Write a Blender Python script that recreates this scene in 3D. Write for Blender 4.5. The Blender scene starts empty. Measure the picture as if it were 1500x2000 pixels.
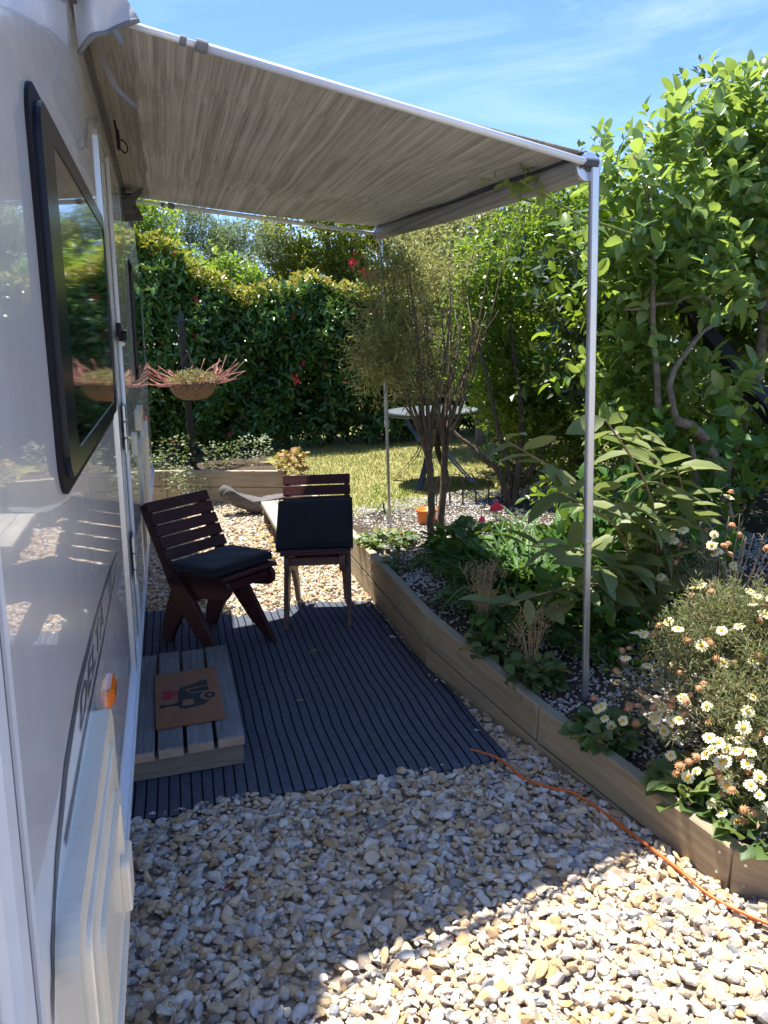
import bpy, math, random
import numpy as np
from mathutils import Vector, Matrix
random.seed(7); rng = np.random.default_rng(7)
S = bpy.context.scene; COL = S.collection
V = Vector
# ------------------------------------------------------------------ camera
def make_camera():
    f, vx, vy, roll, h = 1500.0, 320.0, 655.0, -0.03, 1.5
    Y = np.array([vx-750, vy-1000, f]); Y /= np.linalg.norm(Y)
    p2 = np.array([0, vy+roll*(750-vx)-1000, f])
    U = np.cross(Y, p2); U /= np.linalg.norm(U)
    if U[1] > 0: U = -U
    X = np.cross(Y, U)
    if X[0] < 0: X = -X
    r = V((X[0], Y[0], U[0])); u = -V((X[1], Y[1], U[1])); b = -V((X[2], Y[2], U[2]))
    m = Matrix(((r.x, u.x, b.x, 0), (r.y, u.y, b.y, 0), (r.z, u.z, b.z, h), (0, 0, 0, 1)))
    cd = bpy.data.cameras.new('camera'); cam = bpy.data.objects.new('camera', cd); COL.objects.link(cam)
    cam.matrix_world = m
    cd.sensor_fit = 'HORIZONTAL'; cd.sensor_width = 36; cd.lens = 36.0
    cd.clip_start = 0.02; cd.clip_end = 500
    S.camera = cam
make_camera()
# ------------------------------------------------------------------ sky and sun
SUN = V((-0.23, 0.57, 2.2)).normalized()
W = bpy.data.worlds.new("World"); S.world = W; W.use_nodes = True
nt = W.node_tree; bg = nt.nodes['Background']
sky = nt.nodes.new('ShaderNodeTexSky'); sky.sky_type = 'NISHITA'; sky.sun_disc = False
sky.sun_elevation = math.asin(SUN.z); sky.sun_rotation = math.atan2(SUN.x, SUN.y)
sky.air_density = 1.0; sky.dust_density = 0.25; sky.ozone_density = 2.0
tc = nt.nodes.new('ShaderNodeTexCoord'); mp = nt.nodes.new('ShaderNodeMapping')
mp.inputs['Scale'].default_value = (1.6, 0.7, 5.0); mp.inputs['Rotation'].default_value = (0, 0.35, 0.9)
nz = nt.nodes.new('ShaderNodeTexNoise'); nz.inputs['Scale'].default_value = 1.5; nz.inputs['Detail'].default_value = 8
nz.inputs['Roughness'].default_value = .62; nz.inputs['Distortion'].default_value = .9
rp = nt.nodes.new('ShaderNodeValToRGB'); rp.color_ramp.elements[0].position = .47; rp.color_ramp.elements[1].position = .85
rp.color_ramp.elements[1].color = (.42, .42, .42, 1)
mx = nt.nodes.new('ShaderNodeMix'); mx.data_type = 'RGBA'; mx.inputs[7].default_value = (5.0, 5.6, 6.5, 1)
nt.links.new(tc.outputs['Generated'], mp.inputs[0]); nt.links.new(mp.outputs[0], nz.inputs[0])
nt.links.new(nz.outputs[0], rp.inputs[0]); nt.links.new(rp.outputs[0], mx.inputs[0])
tn = nt.nodes.new('ShaderNodeMix'); tn.data_type = 'RGBA'; tn.blend_type = 'MULTIPLY'; tn.inputs[0].default_value = 1; tn.inputs[7].default_value = (.49, .62, .90, 1)
nt.links.new(sky.outputs[0], tn.inputs[6]); nt.links.new(tn.outputs[2], mx.inputs[6]); nt.links.new(mx.outputs[2], bg.inputs[0])
bg.inputs[1].default_value = 0.115
sl = bpy.data.lights.new('sun', 'SUN'); sl.energy = 4.3; sl.angle = math.radians(.53); sl.color = (1, .95, .86)
so = bpy.data.objects.new('sun', sl); COL.objects.link(so); so.rotation_euler = SUN.to_track_quat('Z', 'Y').to_euler()
S.view_settings.view_transform = 'Standard'; S.view_settings.look = 'None'
S.view_settings.exposure = 1.45; S.view_settings.gamma = 1
S.render.engine = 'CYCLES'
try:
    S.cycles.max_bounces = 8; S.cycles.diffuse_bounces = 4; S.cycles.transmission_bounces = 4; S.cycles.glossy_bounces = 4
except Exception: pass
# ------------------------------------------------------------------ object helpers
def wm(o):
    m = o.matrix_basis.copy()
    if o.parent: m = wm(o.parent) @ o.matrix_parent_inverse @ m
    return m
def put(o, parent):
    if parent is not None:
        o.parent = parent; o.matrix_parent_inverse = wm(parent).inverted()
    return o
def tag(o, label=None, cat=None, group=None, kind=None):
    if label: o['label'] = label
    if cat: o['category'] = cat
    if group: o['group'] = group
    if kind: o['kind'] = kind
    return o
def thing(name, label, cat, loc=(0, 0, 0), rz=0, group=None):
    o = bpy.data.objects.new(name, None); COL.objects.link(o); o.empty_display_size = .1
    o.location = loc; o.rotation_euler = (0, 0, rz)
    return tag(o, label, cat, group)
class MB:
    def __init__(s): s.v = []; s.f = []; s.m = []
    def add(s, vs, fs, mi=0):
        b = len(s.v); s.v += [tuple(v) for v in vs]; s.f += [tuple(b+i for i in f) for f in fs]; s.m += [mi]*len(fs); return s
    def box(s, lo, hi, mi=0, M=None, bv=0.0):
        lo = V(lo); hi = V(hi)
        if bv > 0:
            vs = []; b = bv
            for x, sx in ((lo.x, 1), (hi.x, -1)):
                for y, sy in ((lo.y, 1), (hi.y, -1)):
                    for z, sz in ((lo.z, 1), (hi.z, -1)):
                        vs += [V((x, y+sy*b, z+sz*b)), V((x+sx*b, y, z+sz*b)), V((x+sx*b, y+sy*b, z))]
            def i(x, y, z, k): return ((x*2+y)*2+z)*3+k
            fs = []
            fs += [(i(0,0,0,0), i(0,0,1,0), i(0,1,1,0), i(0,1,0,0)), (i(1,0,0,0), i(1,1,0,0), i(1,1,1,0), i(1,0,1,0))]
            fs += [(i(0,0,0,1), i(1,0,0,1), i(1,0,1,1), i(0,0,1,1)), (i(0,1,0,1), i(0,1,1,1), i(1,1,1,1), i(1,1,0,1))]
            fs += [(i(0,0,0,2), i(0,1,0,2), i(1,1,0,2), i(1,0,0,2)), (i(0,0,1,2), i(1,0,1,2), i(1,1,1,2), i(0,1,1,2))]
            for a in (0, 1):
                for c in (0, 1):
                    fs.append((i(a,c,0,0), i(a,c,0,1), i(a,c,1,1), i(a,c,1,0)))
                    fs.append((i(a,0,c,0), i(a,1,c,0), i(a,1,c,2), i(a,0,c,2)))
                    fs.append((i(0,a,c,1), i(0,a,c,2), i(1,a,c,2), i(1,a,c,1)))
                    for d in (0, 1): fs.append((i(a,c,d,0), i(a,c,d,1), i(a,c,d,2)))
        else:
            vs = [V((x, y, z)) for x in (lo.x, hi.x) for y in (lo.y, hi.y) for z in (lo.z, hi.z)]
            fs = [(0,1,3,2), (4,6,7,5), (0,4,5,1), (2,3,7,6), (0,2,6,4), (1,5,7,3)]
        if M is not None: vs = [M @ v for v in vs]
        return s.add(vs, fs, mi)
    def tube(s, pts, rad, n=8, mi=0, cap=True):
        pts = [V(p) for p in pts]
        if not hasattr(rad, '__len__'): rad = [rad]*len(pts)
        d = (pts[1]-pts[0]).normalized(); a = d.orthogonal().normalized(); vs = []; fs = []
        for k, p in enumerate(pts):
            t = (pts[min(k+1, len(pts)-1)]-pts[max(k-1, 0)])
            if t.length < 1e-9: t = d
            t.normalize(); a = (a-t*a.dot(t))
            a = a.normalized() if a.length > 1e-6 else t.orthogonal().normalized()
            b = t.cross(a)
            for j in range(n):
                q = 2*math.pi*j/n; vs.append(p+(a*math.cos(q)+b*math.sin(q))*rad[k])
        for k in range(len(pts)-1):
            for j in range(n):
                fs.append((k*n+j, k*n+(j+1) % n, (k+1)*n+(j+1) % n, (k+1)*n+j))
        if cap: fs += [tuple(range(n))[::-1], tuple(range((len(pts)-1)*n, len(pts)*n))]
        return s.add(vs, fs, mi)
    def lathe(s, prof, c=(0, 0, 0), n=24, mi=0):
        vs = []; fs = []; c = V(c)
        for r, z in prof:
            for j in range(n):
                q = 2*math.pi*j/n; vs.append(c+V((r*math.cos(q), r*math.sin(q), z)))
        for k in range(len(prof)-1):
            for j in range(n): fs.append((k*n+j, k*n+(j+1) % n, (k+1)*n+(j+1) % n, (k+1)*n+j))
        return s.add(vs, fs, mi)
    def prism(s, out, d, mi=0):
        """out: list of 3D points (planar polygon); d: extrusion vector"""
        out = [V(p) for p in out]; d = V(d); n = len(out)
        vs = out+[p+d for p in out]
        fs = [tuple(range(n))[::-1], tuple(range(n, 2*n))]+[(j, (j+1) % n, n+(j+1) % n, n+j) for j in range(n)]
        return s.add(vs, fs, mi)
    def build(s, name, mat, parent=None, smooth=False, bevel=0.0, M=None):
        me = bpy.data.meshes.new(name); me.from_pydata([tuple(v) for v in s.v], [], s.f)
        for m in (mat if isinstance(mat, (list, tuple)) else [mat]): me.materials.append(m)
        if any(s.m): me.polygons.foreach_set('material_index', s.m)
        if smooth: me.polygons.foreach_set('use_smooth', [True]*len(s.f))
        me.validate(); me.update()
        o = bpy.data.objects.new(name, me); COL.objects.link(o)
        if M is not None: o.matrix_basis = M
        put(o, parent)
        if bevel:
            b = o.modifiers.new('bevel', 'BEVEL'); b.width = bevel; b.segments = 2; b.limit_method = 'ANGLE'
        return o
def ribbon(cl, hw):
    """polygon (2D) around a centreline with half widths; rounded ends"""
    n = len(cl); L = []; R = []
    for k in range(n):
        a = V(cl[max(k-1, 0)]); b = V(cl[min(k+1, n-1)]); t = (b-a).normalized(); nn = V((-t.y, t.x)); p = V(cl[k])
        w = hw[k] if hasattr(hw, '__len__') else hw
        L.append(p+nn*w); R.append(p-nn*w)
    return L+R[::-1]
def smooth_line(pts, m=6):
    P = [V(p) for p in pts]; out = []
    for i in range(len(P)-1):
        p0 = P[max(i-1, 0)]; p1 = P[i]; p2 = P[i+1]; p3 = P[min(i+2, len(P)-1)]
        for k in range(m):
            t = k/m
            out.append(.5*((2*p1)+(p2-p0)*t+(2*p0-5*p1+4*p2-p3)*t*t+(3*p1-p0-3*p2+p3)*t**3))
    out.append(P[-1]); return out
def np_mesh(name, verts, faces_list, mat, parent=None, rnd=None, smooth=False):
    """faces_list: list of int arrays (nf,k)"""
    me = bpy.data.meshes.new(name)
    me.vertices.add(len(verts)); me.vertices.foreach_set('co', np.ascontiguousarray(verts, dtype=np.float32).ravel())
    loops = np.concatenate([f.ravel() for f in faces_list]).astype(np.int32)
    tot = np.concatenate([np.full(len(f), f.shape[1], np.int32) for f in faces_list])
    st = np.concatenate([[0], np.cumsum(tot)[:-1]]).astype(np.int32)
    me.loops.add(len(loops)); me.loops.foreach_set('vertex_index', loops)
    me.polygons.add(len(tot)); me.polygons.foreach_set('loop_start', st); me.polygons.foreach_set('loop_total', tot)
    me.polygons.foreach_set('use_smooth', np.full(len(tot), smooth))
    me.materials.append(mat)
    if rnd is not None:
        a = me.attributes.new('rnd', 'FLOAT', 'POINT'); a.data.foreach_set('value', np.ascontiguousarray(rnd, dtype=np.float32))
    me.update(calc_edges=True); me.validate()
    o = bpy.data.objects.new(name, me); COL.objects.link(o); put(o, parent); return o
# ------------------------------------------------------------------ materials
def newmat(name):
    m = bpy.data.materials.new(name); m.use_nodes = True
    return m, m.node_tree, m.node_tree.nodes['Principled BSDF']
def N(nt, t, **k):
    n = nt.nodes.new('ShaderNode'+t)
    for a, b in k.items():
        if a.startswith('i_'): n.inputs[a[2:].replace('_', ' ')].default_value = b
        else: setattr(n, a, b)
    return n
def ramp(nt, src, stops):
    r = nt.nodes.new('ShaderNodeValToRGB'); cr = r.color_ramp
    while len(cr.elements) < len(stops): cr.elements.new(.5)
    for e, (p, c) in zip(cr.elements, stops):
        e.position = p; e.color = tuple(c)+(1,) if len(c) == 3 else c
    nt.links.new(src, r.inputs[0]); return r.outputs[0]
def coords(nt, scale=(1, 1, 1), kind='Object', rot=(0, 0, 0), rand=False):
    t = N(nt, 'TexCoord'); m = N(nt, 'Mapping'); m.inputs['Scale'].default_value = scale; m.inputs['Rotation'].default_value = rot
    nt.links.new(t.outputs[kind], m.inputs[0])
    if rand:
        oi = N(nt, 'ObjectInfo'); mm = N(nt, 'Math', operation='MULTIPLY'); mm.inputs[1].default_value = 37
        cx = N(nt, 'CombineXYZ'); nt.links.new(oi.outputs['Random'], mm.inputs[0])
        for i in range(3): nt.links.new(mm.outputs[0], cx.inputs[i])
        nt.links.new(cx.outputs[0], m.inputs['Location'])
    return m.outputs[0]
def noise(nt, vec, scale, detail=5, rough=.55, dist=0):
    n = N(nt, 'TexNoise'); n.inputs['Scale'].default_value = scale; n.inputs['Detail'].default_value = detail
    n.inputs['Roughness'].default_value = rough; n.inputs['Distortion'].default_value = dist
    nt.links.new(vec, n.inputs['Vector']); return n.outputs[0]
def bump(nt, h, bs, strength=.3, dist=.01):
    b = N(nt, 'Bump'); b.inputs['Strength'].default_value = strength; b.inputs['Distance'].default_value = dist
    nt.links.new(h, b.inputs['Height']); nt.links.new(b.outputs[0], bs.inputs['Normal']); return b
def mixc(nt, fac, a, b, mode='MIX'):
    m = N(nt, 'Mix', data_type='RGBA', blend_type=mode)
    for s, v in ((m.inputs[0], fac), (m.inputs[6], a), (m.inputs[7], b)):
        if isinstance(v, (int, float)): s.default_value = v
        elif isinstance(v, tuple): s.default_value = v+(1,) if len(v) == 3 else v
        else: nt.links.new(v, s)
    return m.outputs[2]
def plain(name, col, rough=.5, metal=0, var=.12, scale=14, bmp=.0, coat=0, spec=.5):
    m, t, b = newmat(name); v = coords(t)
    n = noise(t, v, scale, 6)
    c = ramp(t, n, [(.3, tuple(x*(1-var) for x in col)), (.7, tuple(min(1, x*(1+var)) for x in col))])
    t.links.new(c, b.inputs['Base Color']); b.inputs['Roughness'].default_value = rough; b.inputs['Metallic'].default_value = metal
    b.inputs['Coat Weight'].default_value = coat; b.inputs['Coat Roughness'].default_value = .05; b.inputs['Specular IOR Level'].default_value = spec
    if bmp: bump(t, n, b, bmp, .003)
    return m
def wood(name, cols, grain=(1.2, 18, 18), rough=.75, bmp=.35, top=None, knots=True):
    m, t, b = newmat(name); v = coords(t, grain, rand=True)
    n = noise(t, v, 2.2, 8, .62, .6); n2 = noise(t, coords(t, (1, 1, 1), rand=True), 3.5, 4)
    c = ramp(t, n, [(.28, cols[0]), (.5, cols[1]), (.72, cols[2])])
    c = mixc(t, .35, c, ramp(t, n2, [(.3, cols[0]), (.7, cols[2])]))
    if knots:
        vo = N(t, 'TexVoronoi'); vo.inputs['Scale'].default_value = 2.3
        t.links.new(coords(t, (1.6, 3.6, 3.6), rand=True), vo.inputs['Vector'])
        k = ramp(t, vo.outputs['Distance'], [(.03, (1, 1, 1)), (.09, (0, 0, 0))])
        c = mixc(t, k, c, tuple(x*.35 for x in cols[0]))
    if top:
        g = N(t, 'NewGeometry'); s = N(t, 'SeparateXYZ'); t.links.new(g.outputs['Normal'], s.inputs[0])
        n3 = noise(t, coords(t, (1, 1, 1), rand=True), 7, 6)
        mm = N(t, 'Math', operation='MULTIPLY'); t.links.new(ramp(t, s.outputs[2], [(.6, (0, 0, 0)), (.9, (1, 1, 1))]), mm.inputs[0])
        t.links.new(ramp(t, n3, [(.3, (.25,)*3), (.6, (.95,)*3)]), mm.inputs[1]); mq = N(t, 'Math', operation='MULTIPLY'); mq.inputs[1].default_value = .75; t.links.new(mm.outputs[0], mq.inputs[0]); c = mixc(t, mq.outputs[0], c, top)
    t.links.new(c, b.inputs['Base Color']); b.inputs['Roughness'].default_value = rough; b.inputs['Specular IOR Level'].default_value = .3
    bump(t, n, b, bmp, .004); return m
def leafmat(name, stops, trans=.35, rough=.38, tcol=(.30, .42, .04), spec=.5):
    m, t, b = newmat(name); a = N(t, 'Attribute', attribute_name='rnd')
    c = ramp(t, a.outputs['Fac'], stops)
    n = noise(t, coords(t), 30, 3); c2 = mixc(t, .25, c, ramp(t, n, [(.3, (.0, .0, .0)), (.7, (.12, .16, .04))]), 'SCREEN')
    c2 = mixc(t, .5, c, c2)
    t.links.new(c2, b.inputs['Base Color']); b.inputs['Roughness'].default_value = rough; b.inputs['Specular IOR Level'].default_value = spec
    tr = N(t, 'BsdfTranslucent'); t.links.new(mixc(t, .55, c2, tcol), tr.inputs[0])
    ms = N(t, 'MixShader'); ms.inputs[0].default_value = trans
    t.links.new(b.outputs[0], ms.inputs[1]); t.links.new(tr.outputs[0], ms.inputs[2])
    t.links.new(ms.outputs[0], t.nodes['Material Output'].inputs[0]); return m
G = {}
def stone_mat(name, stops, bmp=.25, sc=60):
    m, t, b = newmat(name); a = N(t, 'Attribute', attribute_name='rnd')
    c = ramp(t, a.outputs['Fac'], stops); v = coords(t)
    n = noise(t, v, sc, 6, .65); c = mixc(t, .55, c, ramp(t, n, [(.3, (.55, .5, .42)), (.65, (1, 1, 1))]), 'MULTIPLY')
    n2 = noise(t, v, sc*.45, 3); c = mixc(t, ramp(t, n2, [(.55, (0, 0, 0)), (.72, (.35,)*3)]), c, (.55, .36, .18))
    t.links.new(c, b.inputs['Base Color']); b.inputs['Roughness'].default_value = .85; b.inputs['Specular IOR Level'].default_value = .25
    bump(t, n, b, bmp, .003); return m
G['stone'] = stone_mat('gravel_stone', [(0, (.64, .60, .53)), (.16, (.72, .66, .55)), (.28, (.54, .525, .50)), (.40, (.68, .55, .37)),
    (.54, (.58, .42, .23)), (.66, (.46, .39, .30)), (.78, (.52, .33, .16)), (.87, (.26, .27, .29)), (1, (.70, .55, .42))])
G['pebble'] = stone_mat('white_pebble', [(0, (.5, .5, .5)), (.4, (.72, .71, .68)), (.7, (.35, .35, .36)), (1, (.62, .58, .5))], sc=90)
def ground_mat(name, a, b_, c_, sc=9, bm=.5):
    m, t, b = newmat(name); v = coords(t); n = noise(t, v, sc, 9, .7); n2 = noise(t, v, sc*7, 5, .7)
    c = mixc(t, .5, ramp(t, n, [(.3, a), (.5, b_), (.7, c_)]), ramp(t, n2, [(.35, a), (.65, c_)]))
    t.links.new(c, b.inputs['Base Color']); b.inputs['Roughness'].default_value = .95; b.inputs['Specular IOR Level'].default_value = .15
    bump(t, n2, b, bm, .02); return m
G['sub'] = ground_mat('gravel_base', (.26, .21, .15), (.40, .33, .25), (.52, .45, .36), 60)
G['soil'] = ground_mat('bed_soil', (.035, .026, .018), (.07, .05, .035), (.13, .10, .075), 12)
G['lawn'] = ground_mat('lawn_soil', (.14, .15, .045), (.24, .23, .08), (.34, .29, .13), 5)
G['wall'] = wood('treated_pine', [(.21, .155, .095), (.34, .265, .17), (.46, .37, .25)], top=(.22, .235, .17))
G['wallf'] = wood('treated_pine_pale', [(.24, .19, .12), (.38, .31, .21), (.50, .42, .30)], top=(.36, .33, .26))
G['step'] = wood('weathered_grey_wood', [(.085, .088, .09), (.17, .175, .18), (.27, .275, .28)], grain=(2.2, 30, 30), bmp=.9)
G['stepend'] = wood('sawn_end_wood', [(.26, .17, .12), (.38, .27, .2), (.46, .34, .26)], grain=(6, 10, 30), bmp=.3)
G['steprail'] = wood('step_rail_wood', [(.13, .10, .075), (.2, .155, .115), (.27, .21, .16)], grain=(2.2, 20, 20), bmp=.4)
G['chair'] = wood('maroon_stained_wood', [(.026, .006, .008), (.048, .013, .015), (.075, .022, .022)], rough=.42, bmp=.2, knots=False)
G['chairworn'] = wood('worn_maroon_wood', [(.060, .026, .022), (.12, .06, .045), (.20, .12, .085)], rough=.5, bmp=.25, knots=False)
G['bare'] = wood('bare_pale_wood', [(.4, .27, .13), (.5, .36, .18), (.6, .44, .24)], knots=False)
G['bench'] = wood('bench_timber', [(.22, .2, .16), (.36, .34, .28), (.5, .47, .4)], bmp=.5)
G['drift'] = wood('driftwood_shade_grey', [(.04, .037, .035), (.095, .09, .088), (.17, .163, .16)], grain=(3, 14, 14), bmp=.9, knots=False)  # grey wood darkened; the shade over the log is put into its colour
def fabric(name, col, sc=900, rough=.95, bm=.4, var=.3):
    m, t, b = newmat(name); v = coords(t); n = noise(t, v, sc, 2); n2 = noise(t, v, 8, 5)
    c = mixc(t, .6, ramp(t, n2, [(.3, tuple(x*(1-var) for x in col)), (.7, tuple(x*(1+var) for x in col))]),
        ramp(t, n, [(.35, tuple(x*(1-var) for x in col)), (.65, tuple(x*(1+var) for x in col))]))
    t.links.new(c, b.inputs['Base Color']); b.inputs['Roughness'].default_value = rough; b.inputs['Specular IOR Level'].default_value = .2
    b.inputs['Sheen Weight'].default_value = .15; bump(t, n, b, bm, .001); return m
G['cushion'] = fabric('navy_black_canvas', (.010, .012, .018))
def carpet_mat():
    m, t, b = newmat('ribbed_carpet'); v = coords(t)
    dn = N(t, 'TexNoise'); dn.inputs['Scale'].default_value = 2.1; dn.inputs['Detail'].default_value = 2; t.links.new(v, dn.inputs['Vector'])
    sx = N(t, 'SeparateXYZ'); t.links.new(v, sx.inputs[0])
    a1 = N(t, 'Math', operation='MULTIPLY_ADD'); a1.inputs[1].default_value = .024; t.links.new(dn.outputs[0], a1.inputs[0]); t.links.new(sx.outputs[0], a1.inputs[2])
    a2 = N(t, 'Math', operation='MULTIPLY'); a2.inputs[1].default_value = 1/.0365; t.links.new(a1.outputs[0], a2.inputs[0])
    fr = N(t, 'Math', operation='FRACT'); t.links.new(a2.outputs[0], fr.inputs[0])
    pp = N(t, 'Math', operation='PINGPONG'); pp.inputs[1].default_value = .5; t.links.new(fr.outputs[0], pp.inputs[0])
    g = ramp(t, pp.outputs[0], [(.055, (0, 0, 0)), (.11, (1, 1, 1))])
    fib = noise(t, v, 420, 3, .8); fib2 = noise(t, v, 40, 5)
    c = ramp(t, fib, [(.32, (.030, .036, .048)), (.6, (.105, .12, .15)), (.8, (.22, .24, .27))])
    c = mixc(t, .35, c, ramp(t, fib2, [(.3, (.05, .06, .08)), (.7, (.13, .145, .175))]))
    c = mixc(t, g, (.006, .008, .016), c)
    t.links.new(c, b.inputs['Base Color']); b.inputs['Roughness'].default_value = .95; b.inputs['Specular IOR Level'].default_value = .1
    ad = N(t, 'Math', operation='MULTIPLY_ADD'); ad.inputs[1].default_value = .25; t.links.new(fib, ad.inputs[0]); t.links.new(g, ad.inputs[2])
    bump(t, ad.outputs[0], b, .6, .004); return m
G['carpet'] = carpet_mat()
def awn_mat(name, trans):
    m, t, b = newmat(name)
    v = coords(t, (82, .12, 82)); n = noise(t, v, 1.0, 4, .6, .25)
    v2 = coords(t, (190, .35, 190)); n2 = noise(t, v2, 1.0, 3)
    c = ramp(t, n, [(.36, (.20, .192, .178)), (.47, (.38, .37, .345)), (.60, (.58, .57, .54))])
    c = mixc(t, .45, c, ramp(t, n2, [(.38, (.20, .192, .18)), (.60, (.54, .53, .51))]))
    c = mixc(t, .3, c, ramp(t, noise(t, coords(t), 2.2, 3), [(.3, (.28, .26, .22)), (.7, (.45, .42, .36))]))
    t.links.new(c, b.inputs['Base Color']); b.inputs['Roughness'].default_value = .55; b.inputs['Specular IOR Level'].default_value = .3
    tr = N(t, 'BsdfTranslucent'); t.links.new(c, tr.inputs[0]); ms = N(t, 'MixShader'); ms.inputs[0].default_value = trans
    t.links.new(b.outputs[0], ms.inputs[1]); t.links.new(tr.outputs[0], ms.inputs[2]); t.links.new(ms.outputs[0], t.nodes['Material Output'].inputs[0])
    return m
G['awn'] = awn_mat('striped_awning_vinyl', .24)
G['alu'] = plain('satin_aluminium', (.62, .65, .68), .32, .85, .05)
G['white_alu'] = plain('white_coated_aluminium', (.74, .77, .80), .35, .1, .05)
G['pvc'] = plain('grey_bag_vinyl', (.50, .52, .55), .4, 0, .12, 9)
G['dkgrey'] = plain('dark_grey_plastic', (.06, .065, .072), .45)
G['grey'] = plain('mid_grey_webbing', (.17, .18, .19), .8)
G['rubber'] = plain('black_rubber', (.010, .010, .013), .6, spec=.2)
G['blackpl'] = plain('gloss_black_frame', (.008, .010, .018), .25, spec=.35)
G['glass'] = plain('tinted_acrylic', (.010, .014, .013), .03, 0, .1, coat=.6)
G['amber'] = plain('amber_lens', (.8, .17, .01), .15, coat=.8)
G['red'] = plain('maroon_lens', (.35, .02, .01), .2)
G['cream'] = plain('cream_plastic', (.78, .71, .56), .35, 0, .05, coat=.2)
G['decal'] = plain('graphite_decal', (.085, .09, .10), .3)
G['decal2'] = plain('grey_decal', (.22, .23, .25), .3)
def van_mat():
    m, t, b = newmat('white_gelcoat'); v = coords(t)
    n = noise(t, v, 2.5, 4); n2 = noise(t, coords(t, (3, 3, .6)), 5, 6)
    c = mixc(t, .5, ramp(t, n, [(.3, (.72, .735, .74)), (.7, (.79, .80, .79))]), ramp(t, n2, [(.3, (.70, .70, .68)), (.7, (.80, .81, .81))]))
    t.links.new(c, b.inputs['Base Color']); b.inputs['Roughness'].default_value = .22; b.inputs['Coat Weight'].default_value = .8
    b.inputs['Coat Roughness'].default_value = .02; bump(t, noise(t, coords(t, (1, 1, 1.0)), 3.0, 2), b, .05, .01)
    t.links.new(b.inputs['Normal'].links[0].from_socket, b.inputs['Coat Normal']); return m
G['van'] = van_mat()
G['coir'] = fabric('coir_brown', (.235, .105, .045), 700, 1, .8, .35)
G['matblack'] = fabric('mat_print_black', (.012, .012, .014), 700, 1, .5)
G['matred'] = fabric('mat_print_red', (.30, .012, .012), 700, 1, .5)
G['orangec'] = plain('orange_cable', (.62, .13, .02), .42, 0, .06)
G['orangep'] = plain('orange_pot', (.75, .17, .02), .4, 0, .08)
G['black'] = plain('black_painted_timber', (.008, .008, .010), .6)
G['bark'] = plain('brown_bark', (.095, .07, .05), .9, 0, .5, 40, .8)
G['barkgrey'] = plain('grey_bark', (.20, .165, .125), .9, 0, .4, 35, .8)
G['stemred'] = plain('red_stem', (.40, .16, .12), .55, 0, .3)
G['stemgreen'] = plain('green_stem', (.16, .2, .06), .6, 0, .3)
G['dry'] = plain('dried_stalk', (.36, .27, .14), .8, 0, .3)
G['wire'] = plain('rusty_wire', (.04, .028, .022), .6)
G['tabletop'] = plain('pale_glass_top', (.22, .26, .28), .15, 0, .06)
G['tablemetal'] = plain('gunmetal', (.045, .047, .05), .45, .2)
G['petal'] = plain('cream_petal', (.78, .71, .42), .7, 0, .04)
G['petalc'] = plain('yellow_disc', (.78, .45, .03), .8, 0, .15, 300)
G['dead'] = plain('brown_seedhead', (.48, .24, .11), .9, 0, .35, 200)
G['pink'] = plain('magenta_petal', (.62, .02, .12), .6, 0, .2)
G['wicker'] = plain('coir_liner', (.20, .125, .07), .95, 0, .5, 60, 1)
# leaves
G['l_hedge'] = leafmat('hedge_leaf', [(0, (.022, .072, .018)), (.45, (.048, .135, .03)), (.78, (.095, .20, .04)), (.92, (.18, .26, .035)), (.975, (.30, .28, .04)), (.99, (.34, .05, .04)), (1, (.4, .03, .04))], .22, .22)
G['l_hedgetop'] = leafmat('hedge_new_growth', [(0, (.10, .17, .02)), (.5, (.24, .27, .03)), (.85, (.40, .30, .05)), (1, (.45, .14, .05))], .42, .35, (.5, .5, .05))
G['l_olive'] = leafmat('grey_green_leaf', [(0, (.12, .16, .08)), (.6, (.24, .28, .17)), (1, (.38, .42, .30))], .3, .5)
G['l_yellow'] = leafmat('yellow_green_leaf', [(0, (.07, .11, .015)), (.5, (.20, .25, .03)), (1, (.38, .38, .04))], .45, .4, (.42, .42, .03))
G['l_lime'] = leafmat('lime_leaf', [(0, (.07, .15, .02)), (.5, (.16, .27, .03)), (1, (.30, .38, .05))], .42, .35, (.45, .6, .04))
G['l_cream'] = leafmat('cream_variegated_leaf', [(0, (.14, .16, .04)), (.5, (.34, .34, .12)), (1, (.55, .52, .27))], .35, .5, (.5, .5, .15))
G['l_mid'] = leafmat('small_bright_leaf', [(0, (.04, .09, .015)), (.5, (.13, .22, .025)), (.85, (.27, .37, .04)), (1, (.5, .46, .12))], .5, .3, (.36, .5, .03))
G['l_var'] = leafmat('fine_variegated_leaf', [(0, (.17, .20, .05)), (.5, (.34, .35, .12)), (1, (.58, .55, .27))], .42, .5, (.4, .38, .1))
G['l_feijoa'] = leafmat('broad_oval_leaf', [(0, (.04, .10, .035)), (.35, (.11, .20, .06)), (.7, (.25, .35, .09)), (1, (.46, .50, .26))], .46, .25, (.50, .64, .08))
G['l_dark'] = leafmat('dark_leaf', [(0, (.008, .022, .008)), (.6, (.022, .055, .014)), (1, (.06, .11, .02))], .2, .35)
G['l_big'] = leafmat('pale_big_leaf', [(0, (.11, .15, .045)), (.5, (.20, .235, .08)), (1, (.31, .33, .13))], .36, .5, (.32, .42, .10))
G['l_strap'] = leafmat('strap_leaf', [(0, (.02, .07, .015)), (.6, (.05, .14, .025)), (1, (.13, .24, .05))], .3, .5, spec=.3)
G['l_daisy'] = leafmat('feathery_leaf', [(0, (.12, .11, .05)), (.45, (.20, .21, .10)), (.8, (.34, .27, .15)), (1, (.42, .28, .15))], .3, .6)
G['l_ground'] = leafmat('ground_leaf', [(0, (.035, .08, .02)), (.5, (.09, .15, .04)), (.85, (.18, .24, .07)), (1, (.32, .2, .07))], .25, .5)
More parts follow.
